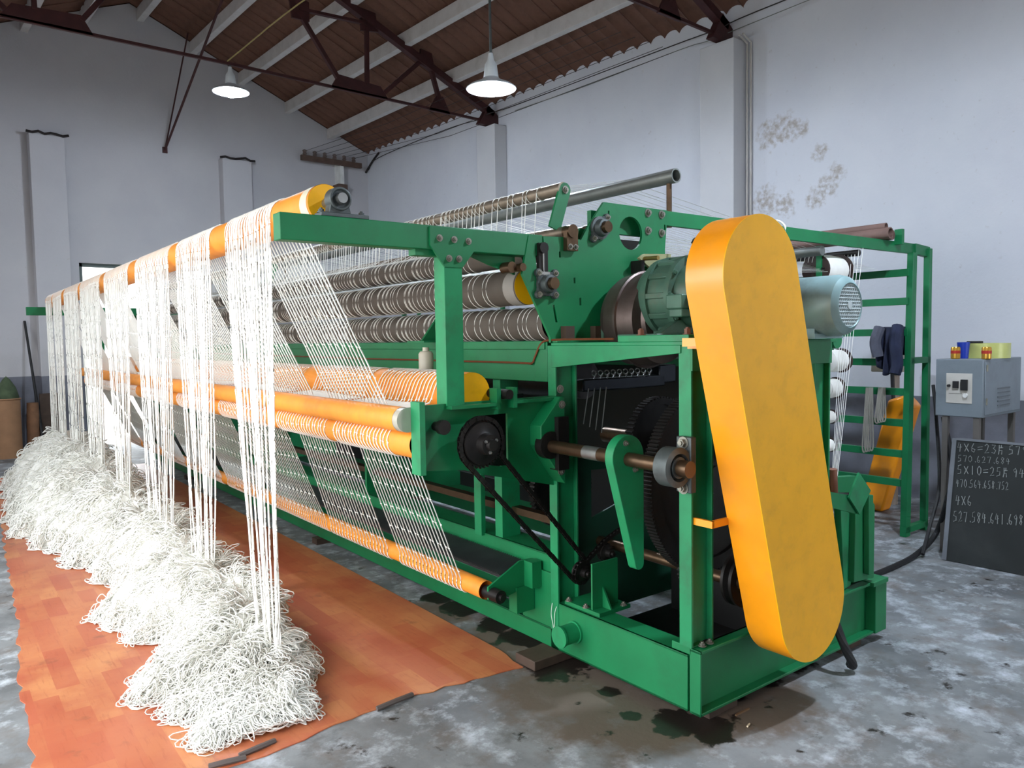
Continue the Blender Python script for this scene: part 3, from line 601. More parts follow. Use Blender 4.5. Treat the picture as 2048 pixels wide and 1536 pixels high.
# --- V-bracket of the bottom roller and the pin rack
P('roller_hanger', MB().prism([(-.30, .335), (-.30, .40), (-.09, .50), (.0, .50), (.0, .36), (-.16, .33)], 'y', 1.14, 1.152).box(-.06, .004, 1.07, 1.14, .36, .50).box(-.12, .0, 1.13, 1.20, .22, .36), GREEN)
bolts(M, [(-.0, 1.1, .43)], (-1, 0, 0), .01, m=DARK)
P('roller_journal', MB().cyl((-.27, 1.2, .36), (-.27, 1.07, .36), .035, 20).cyl((-.27, 1.07, .36), (-.27, 1.05, .36), .018, 16), DARK)
rk = P('needle_rack', MB().box(-.20, -.0, 1.16, 9.8, .425, .44), BLACK); rt = MB()
for k in range(430):
    y = 1.17+k*.02; rt.add([(-.205, y, .44), (-.205, y+.011, .44), (-.225, y+.006, .462), (-.01, y, .445), (-.01, y+.011, .445), (-.005, y+.006, .48)], [(0, 1, 4, 3), (0, 2, 5, 3), (1, 2, 5, 4), (0, 1, 2), (3, 4, 5)])
part('needles', rt, mat('dull_steel_needles', (96, 98, 100), .4, .7), rk, smooth=False, kind='stuff')
# --- rollers
def roller(name, x, z, r, y0, y1, m, cap=None, n=32):
    o = P(name, MB().cyl((x, y0, z), (x, y1, z), r, n, caps=False).cyl((x, y1-.01, z), (x, y1, z), r*.98, n), m)
    if cap: part('end_disc', MB().lathe((x, y0+.005, z), (0, -1, 0), [(0, r*.99), (.006, r*.99), (.006, r*.3), (.004, .0)], n), cap, o)
    return o
TOPR = (-1.16, 2.30, .085); BACKR = (-.455, 1.43, .108); FUP = (-.845, 1.335, .058); LMID = (-.765, 1.215, .072); LOWR = (-.27, .365, .05)
t = roller('net_roller', *TOPR, 1.10, YE, ORANGE, YELLOW); part('pale_band', MB().cyl((TOPR[0], 1.115, TOPR[1]), (TOPR[0], 1.19, TOPR[1]), TOPR[2]+.0015, 32, caps=False), mat('pale_band', (216, 206, 180), .6), t)
roller('take_up_roller', *BACKR, 1.03, YE-.05, ORANGE, YELLOW)
t = roller('press_roller', *FUP, 1.03, YE-.05, ORANGE); part('end_cap', MB().cyl((FUP[0], 1.04, FUP[1]), (FUP[0], .985, FUP[1]), FUP[2]-.001, 32), mat('cream_metal', (188, 184, 170), .4, .3), t)
roller('guide_roller', *LMID, .99, YE-.05, ORANGE); roller('feed_roller', *LOWR, 1.2, YE-.1, ORANGE)
W1, W2, W3 = (-.06, 2.145, .066), (-.09, 1.965, .092), (.03, 1.775, .088)
roller('warp_roller', *W1, 1.05, YE-.1, BROWN); t = roller('warp_roller', *W2, 1.03, YE-.1, BROWN, YELLOW); roller('warp_roller', *W3, .965, YE-.1, BROWN)
part('grey_band', MB().cyl((W2[0], 1.04, W2[1]), (W2[0], 1.13, W2[1]), W2[2]+.0015, 32, caps=False), mat('grey_band', (150, 145, 138), .6), t)
# bearing of the top roller on the cantilever beam
pb = P('pillow_block', MB().box(-1.25, -1.03, .95, 1.02, 2.222, 2.24).prism([(-1.21, 2.24), (-1.19, 2.33), (-1.13, 2.33), (-1.11, 2.24)], 'y', .96, 1.01).lathe((-1.16, 1.01, 2.30), (0, -1, 0), [(0, .05), (.06, .05), (.062, .04), (.05, .035)], 28), CAST, bevel=.003)
part('shaft_end', MB().cyl((-1.16, 1.1, 2.30), (-1.16, .93, 2.30), .022, 20), STEEL, pb); bolts(pb, [(-1.235, .985, 2.24), (-1.05, .985, 2.24)], (0, 0, 1), .012, m=CAST)
for y in (2.0, 5.2, 8.2): P('roller_saddle', MB().prism([(-.16, 1.685), (-.12, 1.685), (.1, 1.685), (.1, 1.80), (-.02, 1.86)], 'y', y, y+.02).box(-.2, .1, y-.1, y+.1, 1.685, 1.695), GREEN)
bt = P('oil_bottle', MB().lathe((-.17, 1.93, 1.515), (0, 0, 1), [(0, .03), (.006, .045), (.1, .045), (.115, .035), (.118, .02), (.14, .02), (.14, .0)], 20), PLAST); part('outlet_pipe', MB().cyl((-.17, 1.93, 1.52), (-.16, 1.93, 1.42), .008, 8), BOLT, bt); part('holder', MB().box(-.17, .0, 1.92, 1.94, 1.49, 1.50), GREEN, bt)
# --- gear reducer with its drum
rd = P('gear_reducer', MB().lathe((.50, .68, 1.90), (0, -1, 0), [(0, .09), (0, .165), (.05, .175), (.06, .20), (.10, .205), (.10, .188), (.22, .188), (.22, .205), (.25, .205), (.25, .165), (.30, .16), (.34, .14), (.38, .09), (.40, .05)], 40), DGREEN)
for k in range(12):
    rib = MB()
    a = 2*math.pi*k/12; c = np.array([math.cos(a), 0, math.sin(a)]); u = np.array([-math.sin(a), 0, math.cos(a)])*.014
    p0 = np.array([.50, 0, 1.90])+c*.18; p1 = np.array([.50, 0, 1.90])+c*.203
    rib.add([p0-u+[0, .58, 0], p0+u+[0, .58, 0], p1+u+[0, .58, 0], p1-u+[0, .58, 0], p0-u+[0, .46, 0], p0+u+[0, .46, 0], p1+u+[0, .46, 0], p1-u+[0, .46, 0]], [(0, 1, 2, 3), (7, 6, 5, 4), (0, 4, 5, 1), (1, 5, 6, 2), (2, 6, 7, 3), (3, 7, 4, 0)])
    part('rib', rib, DGREEN, rd, bevel=.003)
bolts(rd, [(.50+.19*math.cos(a), .43, 1.90+.19*math.sin(a)) for a in np.linspace(0, 2*math.pi, 11)[:-1]], (0, -1, 0), .011, m=DGREEN)
part('pedestal', MB().prism([(.22, 1.71), (.36, 1.78), (.64, 1.78), (.78, 1.71)], 'y', .42, .46).prism([(.40, 1.71), (.60, 1.71), (.60, 1.85), (.40, 1.85)], 'y', .42, .62).box(.18, .82, .40, .66, 1.69, 1.712), DGREEN, rd, bevel=.004)
part('lug', MB().box(.29, .35, .34, .44, 1.83, 1.9).box(.29, .36, .34, .42, 1.79, 1.83), DGREEN, rd, bevel=.006)
part('eye_bolt', MB().ring((.48, .40, 2.15), (.3, 1, 0), .03, .008, 20, 6).cyl((.48, .4, 2.09), (.48, .4, 2.12), .01, 8), DARK, rd)
P('mounting_plate', MB().box(0.0, .95, .06, .48, 1.675, 1.705), GREEN2, bevel=.002)
bolts(M, [(.03, .36, 1.705), (.03, .09, 1.705)], (0, 0, 1), .015, .022, mat('rusty_bolt', (110, 66, 48), .6))
P('coupling_drum', MB().lathe((.52, .90, 1.79), (0, -1, 0), [(0, .1), (0, .225), (.035, .235), (.04, .245), (.12, .25), (.125, .262), (.14, .262), (.145, .252), (.24, .235), (.25, .18), (.27, .17)], 44), mat('drum_steel', (96, 82, 78), .4, .6, .2, 8, .05, (64, 44, 38), 5, .6))
P('drum_bearing', MB().box(.3, .74, .88, .92, 1.69, 1.76), DGREEN)
P('cover_bracket', MB().box(-.02, .02, .0, .05, 1.645, 1.675), YORANGE)
P('dome_housing', MB().lathe((.50, .32, 1.90), (0, -1, 0), [(0, .15), (.1, .13), (.16, .11), (.3, .06)], 32), mat('pale_cast', (138, 140, 134), .45, .3, .15, 9))
kb = P('sensor_bracket', MB().prism([(.56, 2.13), (.60, 2.155), (.80, 2.165), (.82, 2.05), (.74, 2.03)], 'y', .86, .88).box(.78, .82, .86, .94, 2.03, 2.165), mat('khaki_plate', (150, 150, 108), .5))
part('brass_pin', MB().cyl((.60, .86, 2.13), (.60, .76, 2.125), .012, 12), mat('brass', (150, 126, 74), .35, .7), kb); part('stop_block', MB().box(.575, .60, .86, .94, 2.05, 2.12), DARK, kb)
# --- electric motor behind the belt guard
mo = P('electric_motor', MB().lathe((.97, .35, 1.835), (0, -1, 0), [(0, .08), (0, .135), (.03, .148), (.42, .15), (.455, .14), (.475, .115), (.478, .108), (.47, .104)], 40), MOTORM)
gm = MB(); gy = -.122
for q in (0, 60, 120):
    a = math.radians(q); d = np.array([math.cos(a), 0, math.sin(a)]); n = np.array([-d[2], 0, d[0]])
    for k in range(-6, 7):
        o = k*.0165; hl = math.sqrt(max(.105**2-o*o, 0))
        if hl > .01: c = np.array([.97, gy+.001*q/60, 1.835])+n*o; gm.cyl(c-d*hl, c+d*hl, .0028, 4)
gm.cyl((.97, gy-.004, 1.835), (.97, gy+.004, 1.835), .02, 16)
part('fan_grille', gm, mat('pale_grille', (176, 186, 186), .45), mo, smooth=False); part('fan_recess', MB().cyl((.97, -.105, 1.835), (.97, -.10, 1.835), .108, 32), BLACK, mo)
part('motor_foot', MB().box(.84, 1.1, -.02, .3, 1.675, 1.70).box(.87, .9, 0, .28, 1.70, 1.77).box(1.04, 1.07, 0, .28, 1.70, 1.77), MOTORM, mo)
# --- yellow belt guard: a leaning stadium box
c1 = np.array([.105, 1.93]); c2 = np.array([.50, .495]); R = .252; yb, yf = -.045, -.225
d = (c1-c2)/np.linalg.norm(c1-c2); a0 = math.atan2(d[1], d[0])
sta = [c1+R*np.array([math.cos(a0+t), math.sin(a0+t)]) for t in np.linspace(-math.pi/2, math.pi/2, 28)]+[c2+R*np.array([math.cos(a0+t), math.sin(a0+t)]) for t in np.linspace(math.pi/2, 3*math.pi/2, 28)]
n = len(sta); rim = MB(); V = [(p[0], yf, p[1]) for p in sta]+[(p[0], yb, p[1]) for p in sta]; cen = (c1+c2)/2
inn = [cen+(p-cen)*.985 for p in sta]; V += [(p[0], yf+.003, p[1]) for p in inn]+[(p[0], yb, p[1]) for p in inn]
F = []
for k in range(n):
    j = (k+1) % n; F += [(k, j, n+j, n+k), (n+k, n+j, 3*n+j, 3*n+k), (3*n+k, 3*n+j, 2*n+j, 2*n+k)]
guard = P('belt_guard', rim.add(V, F), YORANGE)
part('guard_face', MB().prism([tuple(p) for p in sta], 'y', yf-.004, yf), YELLOW, guard)
part('mounting_tab', MB().box(.02, .16, -.05, -.035, .885, .915).box(.015, .03, -.05, .05, .885, .915), YORANGE, guard); part('mounting_tab', MB().box(-.06, .06, -.045, -.03, 1.655, 1.69).box(-.06, -.045, -.045, .045, 1.655, 1.69), YORANGE, guard)
# --- rear corner fittings seen right of the guard
P('corner_channel', MB().box(1.48, 1.60, -.01, .09, Z0, .34).box(1.44, 1.60, -.02, .10, .32, .345), GREEN, bevel=.003)
pxz = lambda px, py, Y=0.: tuple(at(px, py, Y=Y)[[0, 2]])
P('upright', MB().prism([pxz(1681, 1000, .03), pxz(1701, 1000, .03), pxz(1702, 1170, .03), pxz(1688, 1180, .03)], 'y', .03, .07), GREEN2, bevel=.003)
P('upright', MB().prism([pxz(1712, 1000), pxz(1735, 985), pxz(1750, 1010), pxz(1748, 1155), pxz(1708, 1165)], 'y', 0, .035).prism([pxz(1738, 990, -.03), pxz(1747, 990, -.03), pxz(1747, 1150, -.03), pxz(1738, 1150, -.03)], 'y', -.03, 0), GREEN, bevel=.003)
P('diamond_plate', MB().prism([pxz(*q, -.06) for q in ((1717, 945), (1740, 981), (1718, 1029), (1697, 995))], 'y', -.065, -.055), GREEN2)
P('angle_shelf', MB().prism([pxz(*q, -.05) for q in ((1650, 982), (1697, 990), (1718, 1029), (1650, 1012))], 'y', -.05, -.02), GREEN); P('angle_shelf', MB().prism([pxz(*q, .2) for q in ((1668, 955), (1712, 952), (1705, 985), (1668, 985))], 'y', .2, .24), GREEN)
P('rusty_rod', MB().cyl(at(1666, 985, Y=.05), at(1664, 938, Y=.05), .025, 12), mat('copper_brown', (140, 90, 72), .5)); bolts(M, [tuple(at(1736, 1015, Y=-.0)), tuple(at(1736, 1088, Y=-.0))], (0, -1, 0), .013)
P('roller_end', MB().cyl((1.62, .3, .6), (1.62, .1, .6), .04, 18).cyl((1.62, .14, .55), (1.62, .14, .2), .018, 10), mat('rust_brown', (0, 0, 0)))
P('bearing_bracket', MB().box(1.55, 1.75, .4, .46, 1.60, 1.72).cyl((1.72, .46, 1.66), (1.72, .36, 1.66), .05, 20), GREEN)
# --- warp threads (far too many to count): windings, droppers and the sheet running back to the creel
ys = []; y = 1.0
while y < 9.85:
    y += random.choice([.012, .034, .04, .046, .05, .055, .09]); ys.append(y)
wm = MB()
for (x, z, r), off, y0 in ((W1, .004, 1.5), (W2, .012, 1.2), (W3, -.01, .98)):
    for y in ys:
        if y+off > y0: wm.ring((x, y+off, z), (0, 1, 0.0), r+.002, .0026 if y < 5 else .0034, 20, 4)
P('thread_windings', wm, TWINE, kind='stuff')
dm = MB()
for y in ys:
    y2 = y+random.uniform(-.01, .01)
    if y < 1.17: continue
    dm.tube([(.094, y, 2.485), (.077, y2, 2.25), (-.05, y2, 2.214)], .0026, 4, caps=False); dm.ring((.13, y, 2.485), (0, 1, 0), .0365, .0026, 14, 4)
    if y > 1.3: dm.tube([(.13, y, 2.522), (.95, y+.05, 2.68), (3.6, y+.1, 2.36)], .0016, 3)
    dm.tube([(-.02, y+.02, 2.215), (.11, y+.02, 2.284), (.33, y+.02, 2.31), (3.6, y+.06, 2.33)], .0016, 3)
for k, y in enumerate(np.linspace(.98, 1.9, 34)): dm.cyl((.86, y, 2.05+.01*(k % 9)), (3.5, y+.05, 2.2+.012*(k % 9)), .0014, 3)
P('warp_threads', dm, TWINE, kind='stuff')
# ------------------------------------------------------------------ vinyl sheet under the nets
def vinyl_material():
    m = bpy.data.materials.new('wood_print_vinyl'); m.use_nodes = True; nt = m.node_tree; b = nt.nodes['Principled BSDF']; L = nt.links
    v = nt.nodes.new('ShaderNodeTexCoord').outputs['Object']
    se = nt.nodes.new('ShaderNodeSeparateXYZ'); L.new(v, se.inputs[0]); co = nt.nodes.new('ShaderNodeCombineXYZ'); L.new(se.outputs['Y'], co.inputs['X']); L.new(se.outputs['X'], co.inputs['Y'])
    br = nt.nodes.new('ShaderNodeTexBrick'); L.new(co.outputs[0], br.inputs['Vector']); br.inputs['Scale'].default_value = 1; br.inputs['Brick Width'].default_value = .42; br.inputs['Row Height'].default_value = .105
    br.inputs['Mortar Size'].default_value = .0; br.offset = .37; br.squash = .7; br.squash_frequency = 3
    br.inputs['Color1'].default_value = srgb(186, 100, 68); br.inputs['Color2'].default_value = srgb(206, 138, 88); br.inputs['Mortar'].default_value = srgb(180, 90, 60)
    c = mixc(nt, noise(nt, v, 2.2, .42, .7), br.outputs['Color'], srgb(176, 86, 58))
    sc = nt.nodes.new('ShaderNodeVectorMath'); sc.operation = 'MULTIPLY'; L.new(v, sc.inputs[0]); sc.inputs[1].default_value = (60, 6, 1)
    c = mixc(nt, noise(nt, sc.outputs[0], 1, .55, .9), c, srgb(160, 76, 46))
    c = mixc(nt, noise(nt, v, 5, .62, .8), c, srgb(120, 74, 54)); L.new(c, b.inputs['Base Color']); b.inputs['Roughness'].default_value = .42
    return m
edge = [(-.2, .985), (-.17, 1.3), (-.16, 2.1), (-.15, 4), (-.15, 9.75), (-1.95, 9.75), (-2.05, 7.4), (-2.1, 6.0), (-2.16, 4.6), (-2.2, 3.5), (-2.29, 2.3), (-2.31, 1.67), (-2.30, .93), (-1.71, .99), (-1.3, 1.01), (-1.14, 1.056), (-.7, 1.05)]
outl = []
for i, a in enumerate(edge):
    b = edge[(i+1) % len(edge)]; L_ = math.dist(a, b); k = max(1, int(L_/.07))
    for j in range(k):
        t = j/k; jag = .0 if i in (1, 2, 3) else .016
        outl.append((a[0]+(b[0]-a[0])*t+random.uniform(-jag, jag), a[1]+(b[1]-a[1])*t+random.uniform(-jag, jag)))
thing('vinyl_floor_sheet', plate_mesh(outl, [], 'z', .001, .006), vinyl_material(), 'torn orange wood-print vinyl sheet lying under the nets', 'vinyl sheet', (-1.2, 4, 0), smooth=False)
for k, (px, py, ln, a) in enumerate(((790, 1408, .2, .1), (515, 1502, .16, .15), (455, 1530, .14, -.2))):
    p = at(px, py, Z=0); m = MB(); d = np.array([math.cos(a), math.sin(a), 0])
    m.tube([p-d*ln/2+[0, .0, .012], p+[0, -.012, .02], p+d*ln/2+[0, 0, .012]], .012, 6); thing('vinyl_curl', m, mat('vinyl_backing', (92, 82, 78), .8), ['dark curled-up scrap of vinyl edge right of the net heap', 'small curled vinyl edge scrap just below the net heap', 'curled vinyl edge scrap nearest the bottom of the picture'][k], 'vinyl scrap', tuple(p), 'curled vinyl scraps')
# ------------------------------------------------------------------ net strips
def arcp(c, t0, t1, n=7): x, z, r = c; r += .004; return [(x+r*math.cos(t), z+r*math.sin(t)) for t in np.linspace(math.radians(t0), math.radians(t1), n)]
PATH = arcp(LOWR, -100, -200, 6)+[(-.322, .40)]
nA = len(PATH); PATH += arcp(LMID, -40, -265, 12); nB = len(PATH)
PATH += arcp(BACKR, -95, 150, 14)+[(-.60, 1.38)]; nC = len(PATH)
PATH += [(-.70, 1.345), (-.735, 1.372)]; nD = len(PATH)
PATH += arcp(TOPR, -32, 180, 12); nE = len(PATH); PATH += [(-1.249, .15)]
KEY = [0]*nA+[1]*(nB-nA)+[1]*(nC-nB)+[2]*(nD-nC)+[3]*(nE-nD)+[4]
LOWI = [(1.37, 2.04), (2.2, 3.04), (3.12, 4.2), (4.3, 5.4), (5.6, 6.7), (6.9, 7.9), (8.1, 8.95), (9.1, 9.75)]
MIDI = [(1.2, 1.80), (1.93, 2.65), (2.9, 3.85), (4.1, 5.05), (5.4, 6.4), (6.7, 7.6), (8.0, 8.8), (9.0, 9.6)]
DIAI = [(1.38, 2.07), (2.3, 3.05), (3.25, 4.25), (4.5, 5.5), (5.8, 6.85), (7.05, 8.0), (8.3, 9.1), (9.2, 9.75)]
TOPI = [(1.54, 2.22), (2.52, 3.24), (3.46, 4.46), (4.74, 5.75), (6.0, 7.09), (7.26, 8.23), (8.48, 9.22), (9.36, 9.9)]
BOTW = [.5, .42, .5, .5, .6, .7, .8, .8]
LAB = ['nearest strip of white netting hung over the top roller beside the green cantilever beam', 'second strip of white netting from the near end of the top roller', 'third strip of white netting from the near end, with loose open meshes low down',
       'fourth strip of netting from the near end of the top roller', 'fifth strip of netting from the near end, in front of the bright doorway', 'sixth strip of netting from the near end of the top roller', 'seventh strip of netting, second from the far end of the top roller', 'farthest strip of netting on the top roller near the far wall']
PA = np.array(PATH); seg = np.r_[0, np.cumsum(np.linalg.norm(np.diff(PA, axis=0), axis=1))]
for k in range(8):
    step = .028 if k < 3 else .045; S = np.arange(0, seg[-1], step); rows_ = np.arange(1, int(seg[-1]/.165))*.165; S = np.unique(np.r_[S, seg, rows_, rows_-.012, rows_+.012]); X = np.interp(S, seg, PA[:, 0]); Zz = np.interp(S, seg, PA[:, 1])
    ints = [LOWI[k], MIDI[k], DIAI[k], TOPI[k], TOPI[k]]; c = (TOPI[k][0]+TOPI[k][1])/2; hw_ = (TOPI[k][1]-TOPI[k][0])/2*BOTW[k]; sh = -.1 if k == 0 else .0
    ints[4] = (c-hw_+sh, c+hw_+sh)
    a = np.interp(S, seg, [ints[q][0] for q in KEY]); b = np.interp(S, seg, [ints[q][1] for q in KEY])
    hang = np.clip((S-seg[nE-1])/(seg[-1]-seg[nE-1]), 0, 1); e = hang**1.6; a = TOPI[k][0]*(hang > 0)*1. if False else a
    hm = hang > 0; a[hm] = TOPI[k][0]+(ints[4][0]-TOPI[k][0])*e[hm]; b[hm] = TOPI[k][1]+(ints[4][1]-TOPI[k][1])*e[hm]
    n = int(round((TOPI[k][1]-TOPI[k][0])/.039))+1; row = .165; m = MB(); ph = random.random()*6
    sag = .012*np.sin(S*2+ph)
    for i in range(n):
        u = i/(n-1); pitch = (b-a)/(n-1)
        kr = S/row; ki = np.round(kr); near = np.exp(-((kr-ki)*row/.013)**2); Si = S+.012*math.sin(i*.22+ph)*np.minimum(1, S/.3)
        sgn = np.where((ki+i) % 2 == 0, 1., -1.)
        loose = hang**3*(.5 if k in (2, 1) else .22)
        Y = a+(b-a)*u+sgn*near*pitch*.14+loose*pitch*(sgn*.5*near+.5*np.sin(S*2.1+i*1.3+ph))
        Xo = np.interp(Si, seg, PA[:, 0])+loose*.03*np.sin(S*3.+i*2.1)+hang*.02*np.sin(i*.9+ph)
        Zi = np.interp(Si, seg, PA[:, 1]); m.tube(np.stack([Xo, Y, Zi], 1), .0038 if k < 4 else .0052, 4 if k < 2 else 3, caps=False)
        if i < n-1:                                       # the hanging part is gathered, twice as dense
            h0 = int(np.searchsorted(S, seg[nD])); Y2 = Y+pitch*(.5+.12*np.sin(S*4+i))
            m.tube(np.stack([Xo+.002, Y2, Zi], 1)[h0:], .0038 if k < 4 else .0048, 3, caps=False)
        if k < 5:
            for r_ in range(1, int(seg[-1]/row)):
                j = int(np.argmin(abs(S-r_*row)))
                if (r_+i) % 2 == 0 or True:
                    yy = Y[j]; q = .0048; Zz = Zi; w_ = pitch[j]*.34
                    m.add([(Xo[j]-q, yy, Zz[j]), (Xo[j]+q, yy, Zz[j]), (Xo[j], yy-w_, Zz[j]), (Xo[j], yy+w_, Zz[j]), (Xo[j], yy, Zz[j]-q*1.3), (Xo[j], yy, Zz[j]+q*1.3)],
                          [(0, 2, 4), (2, 1, 4), (1, 3, 4), (3, 0, 4), (2, 0, 5), (1, 2, 5), (3, 1, 5), (0, 3, 5)])
    thing('net_strip', m, TWINE, LAB[k], 'net', (-1.249, c, .38), 'net strips over the top roller')
# ------------------------------------------------------------------ heap of netting on the floor
GY = [1.28, 1.6, 2.05, 2.45, 3.0, 3.7, 4.9, 6.1, 8.0, 9.0, 10.0]
GL = [-1.62, -1.78, -1.75, -1.52, -1.80, -1.54, -1.74, -1.98, -1.86, -1.84, -1.5]
GR = [-1.36, -1.12, -1.04, -1.03, -1.03, -1.02, -.98, -.85, -.80, -.85, -1.0]
GH = [.03, .10, .23, .27, .30, .33, .36, .48, .52, .5, .2]
def heap(y, u):                                           # u in -1..1 across the ridge
    l = np.interp(y, GY, GL)+.05*np.sin(y*9.1)+.03*np.sin(y*23); r = np.interp(y, GY, GR)+.03*np.sin(y*11+1); h = np.interp(y, GY, GH)*(1+.12*np.sin(y*5.2))
    x = (l+r)/2+(r-l)/2*u+.1*(1-u*u)
    z = h*np.clip(1-np.abs(u)**2.1, 0, 1)**.75*(1+.10*np.sin(y*13+u*5)+.06*np.sin(y*29-u*11)) + .012
    return np.stack([x, y+0*u, z], -1)
ny, nu = 190, 30
G = heap(*np.meshgrid(np.linspace(1.30, 9.98, ny), np.linspace(-1, 1, nu), indexing='ij'))
V = [G.reshape(-1, 3)]; F = [np.array([(i*nu+j, i*nu+j+1, (i+1)*nu+j+1, (i+1)*nu+j) for i in range(ny-1) for j in range(nu-1)])]
NL = 12000; K = 12; uy = rng.random(NL); y = 1.26+8.65*(uy**1.75); u = np.clip(rng.normal(0, .62, NL), -1, 1); edge_ = rng.random(NL) < .22; u[edge_] = np.where(rng.random(edge_.sum()) < .75, -1, 1)*rng.uniform(.86, 1, edge_.sum())
near = y < 1.9; u[near] = rng.uniform(-1, 1, near.sum())
p = heap(y, u); e = 1e-2; du = heap(y, np.clip(u+e, -1.2, 1.2))-heap(y, u-e); dy = heap(y+e, u)-heap(y-e, u)
nn = np.cross(du, dy); nn /= np.linalg.norm(nn, axis=1)[:, None]; nn[nn[:, 2] < 0] *= -1
down = np.stack([np.sign(u)*np.maximum(abs(u), .1), -np.clip(1.9-y, 0, 1)*2.2, -.5*abs(u)], 1); ang = rng.normal(0, .75, NL)
t1 = down-nn*(down*nn).sum(1)[:, None]; t1 /= np.linalg.norm(t1, axis=1)[:, None]; t2 = np.cross(nn, t1)
e1 = t1*np.cos(ang)[:, None]+t2*np.sin(ang)[:, None]; e2 = np.cross(nn, e1)
Ln = rng.uniform(.06, .18, NL); Wd = rng.uniform(.014, .052, NL); lift = rng.uniform(.0, .035, NL)
tt = np.linspace(.0, 2*np.pi, K, endpoint=False)
lx = (1-np.cos(tt))/2; ly = np.sin(tt)*np.sin(tt/2)
wob = rng.normal(0, .003, (NL, K, 1))
C3 = p[:, None]+e1[:, None]*(Ln[:, None]*lx)[..., None]+e2[:, None]*(Wd[:, None]*ly*1.3)[..., None]+nn[:, None]*(.006+lift[:, None]*np.sin(lx*np.pi)+0*lx)[..., None]+wob*e2[:, None]*.6
C3[..., 2] = np.maximum(C3[..., 2], .011+.012*rng.random((NL, 1)))
T = np.roll(C3, -1, 1)-np.roll(C3, 1, 1); T /= np.linalg.norm(T, axis=2)[..., None]+1e-9
A = np.cross(T, nn[:, None]+0*T); A /= np.linalg.norm(A, axis=2)[..., None]+1e-9; B = np.cross(T, A)
rad = np.where(y < 4, .0030, .0045)[:, None, None]
tv = np.stack([C3+rad*(A*math.cos(q)+B*math.sin(q)) for q in (0, 2.094, 4.189)], 2)     # NL,K,3,3
base0 = ny*nu; idx = base0+np.arange(NL*K*3).reshape(NL, K, 3)
n1 = np.roll(idx, -1, 1); quads = np.stack([idx, np.roll(idx, -1, 2), np.roll(n1, -1, 2), n1], -1).reshape(-1, 4)
V = np.concatenate([V[0], tv.reshape(-1, 3)]).astype(np.float32); Q = np.concatenate([F[0], quads]).astype(np.int32)
O_ = np.array([-1.4, 5, 0], np.float32); me = bpy.data.meshes.new('net_heap'); me.vertices.add(len(V)); me.vertices.foreach_set('co', (V-O_).ravel()); me.loops.add(Q.size); me.loops.foreach_set('vertex_index', Q.ravel())
me.polygons.add(len(Q)); me.polygons.foreach_set('loop_start', np.arange(len(Q), dtype=np.int32)*4); me.polygons.foreach_set('use_smooth', np.ones(len(Q), bool)); me.update(calc_edges=True); me.materials.append(TWINE)
o = bpy.data.objects.new('net_heap', me); COL.objects.link(o); place(o, tuple(map(float, O_)), False); o['label'] = 'long heap of looped white netting on the orange vinyl'; o['category'] = 'net heap'; o['kind'] = 'stuff'
# ------------------------------------------------------------------ creel frame behind the machine
CR = root('thread_creel', 'tall green ladder-like thread creel frame behind the machine', 'creel', (3.9, .95, 0))
Pc = lambda name, mb, m=GREEN, **k: part(name, mb, m, CR, **k)
Pc('beam', MB().box(.87, 3.95, .958, .985, 2.345, 2.43).prism([(3.95, 2.345), (4.2, 2.33), (4.2, 2.415), (3.95, 2.43)], 'y', .94, .985), bevel=.002)
Pc('cleat', MB().box(3.62, 3.66, .9, .96, 2.40, 2.52))
for y0 in (.92, 4.9, 9.3):
    Pc('post', MB().add([(3.80, y0, 0), (3.88, y0, 0), (3.88, y0+.05, 0), (3.80, y0+.05, 0), (3.86, y0, 2.35), (3.93, y0, 2.35), (3.93, y0+.05, 2.35), (3.86, y0+.05, 2.35)], [(3, 2, 1, 0), (4, 5, 6, 7), (0, 1, 5, 4), (1, 2, 6, 5), (2, 3, 7, 6), (3, 0, 4, 7)]), bevel=.002)
    Pc('post', MB().box(4.15, 4.2, y0, y0+.05, 0, 2.4), bevel=.002)
    Pc('foot_rail', MB().box(3.8, 4.2, y0, y0+.05, .03, .08)); Pc('cross_tie', MB().box(3.86, 4.2, y0, y0+.04, 1.44, 1.49))
for z in (2.19, 1.955, 1.70, 1.45, 1.205, .945, .685, .44): Pc('rail', MB().box(3.84, 3.875, .95, 9.35, z-.03, z+.03), bevel=.002)
Pc('thread_guide_pipe', MB().cyl((2.62, .99, 2.30), (2.62, 9, 2.30), .035, 18), PIPE); Pc('thread_guide_pipe', MB().cyl((3.10, .97, 2.31), (3.10, 9, 2.31), .025, 16), DARK)
Pc('spool_post', MB().box(2.72, 2.76, 1.06, 1.10, 0, 2.35)); Pc('spool_post', MB().box(2.72, 2.76, 5, 5.04, 0, 2.35))
for z in (2.18, 1.53, 1.30, 1.08, .87): Pc('peg', MB().cyl((2.72, 1.05, z), (3.02, 1.05, z), .01, 8), DARK)
tm = MB()
for k, px in enumerate((1690, 1697, 1704, 1711, 1718, 1726)):
    a = at(px, 496, X=3.1); b_ = at(1664+k*2, 960, X=2.45); tm.cyl(a, b_, .0024, 4)
for k, px in enumerate((1598, 1606, 1614, 1622, 1630)): tm.cyl(at(px, 497, X=2.62), at(px-6, 525, X=2.66), .0024, 4)
Pc('spool_threads', tm, TWINE, kind='stuff')
SPN = ['largest white thread spool with a dark brown core above the grey motor', 'white thread spool partly hidden below the motor beside the yellow guard', 'middle white thread spool right of the yellow guard edge', 'small white thread spool low beside the yellow guard', 'lowest small white thread spool beside the yellow guard']
DB = mat('dark_core', (58, 42, 38), .7)
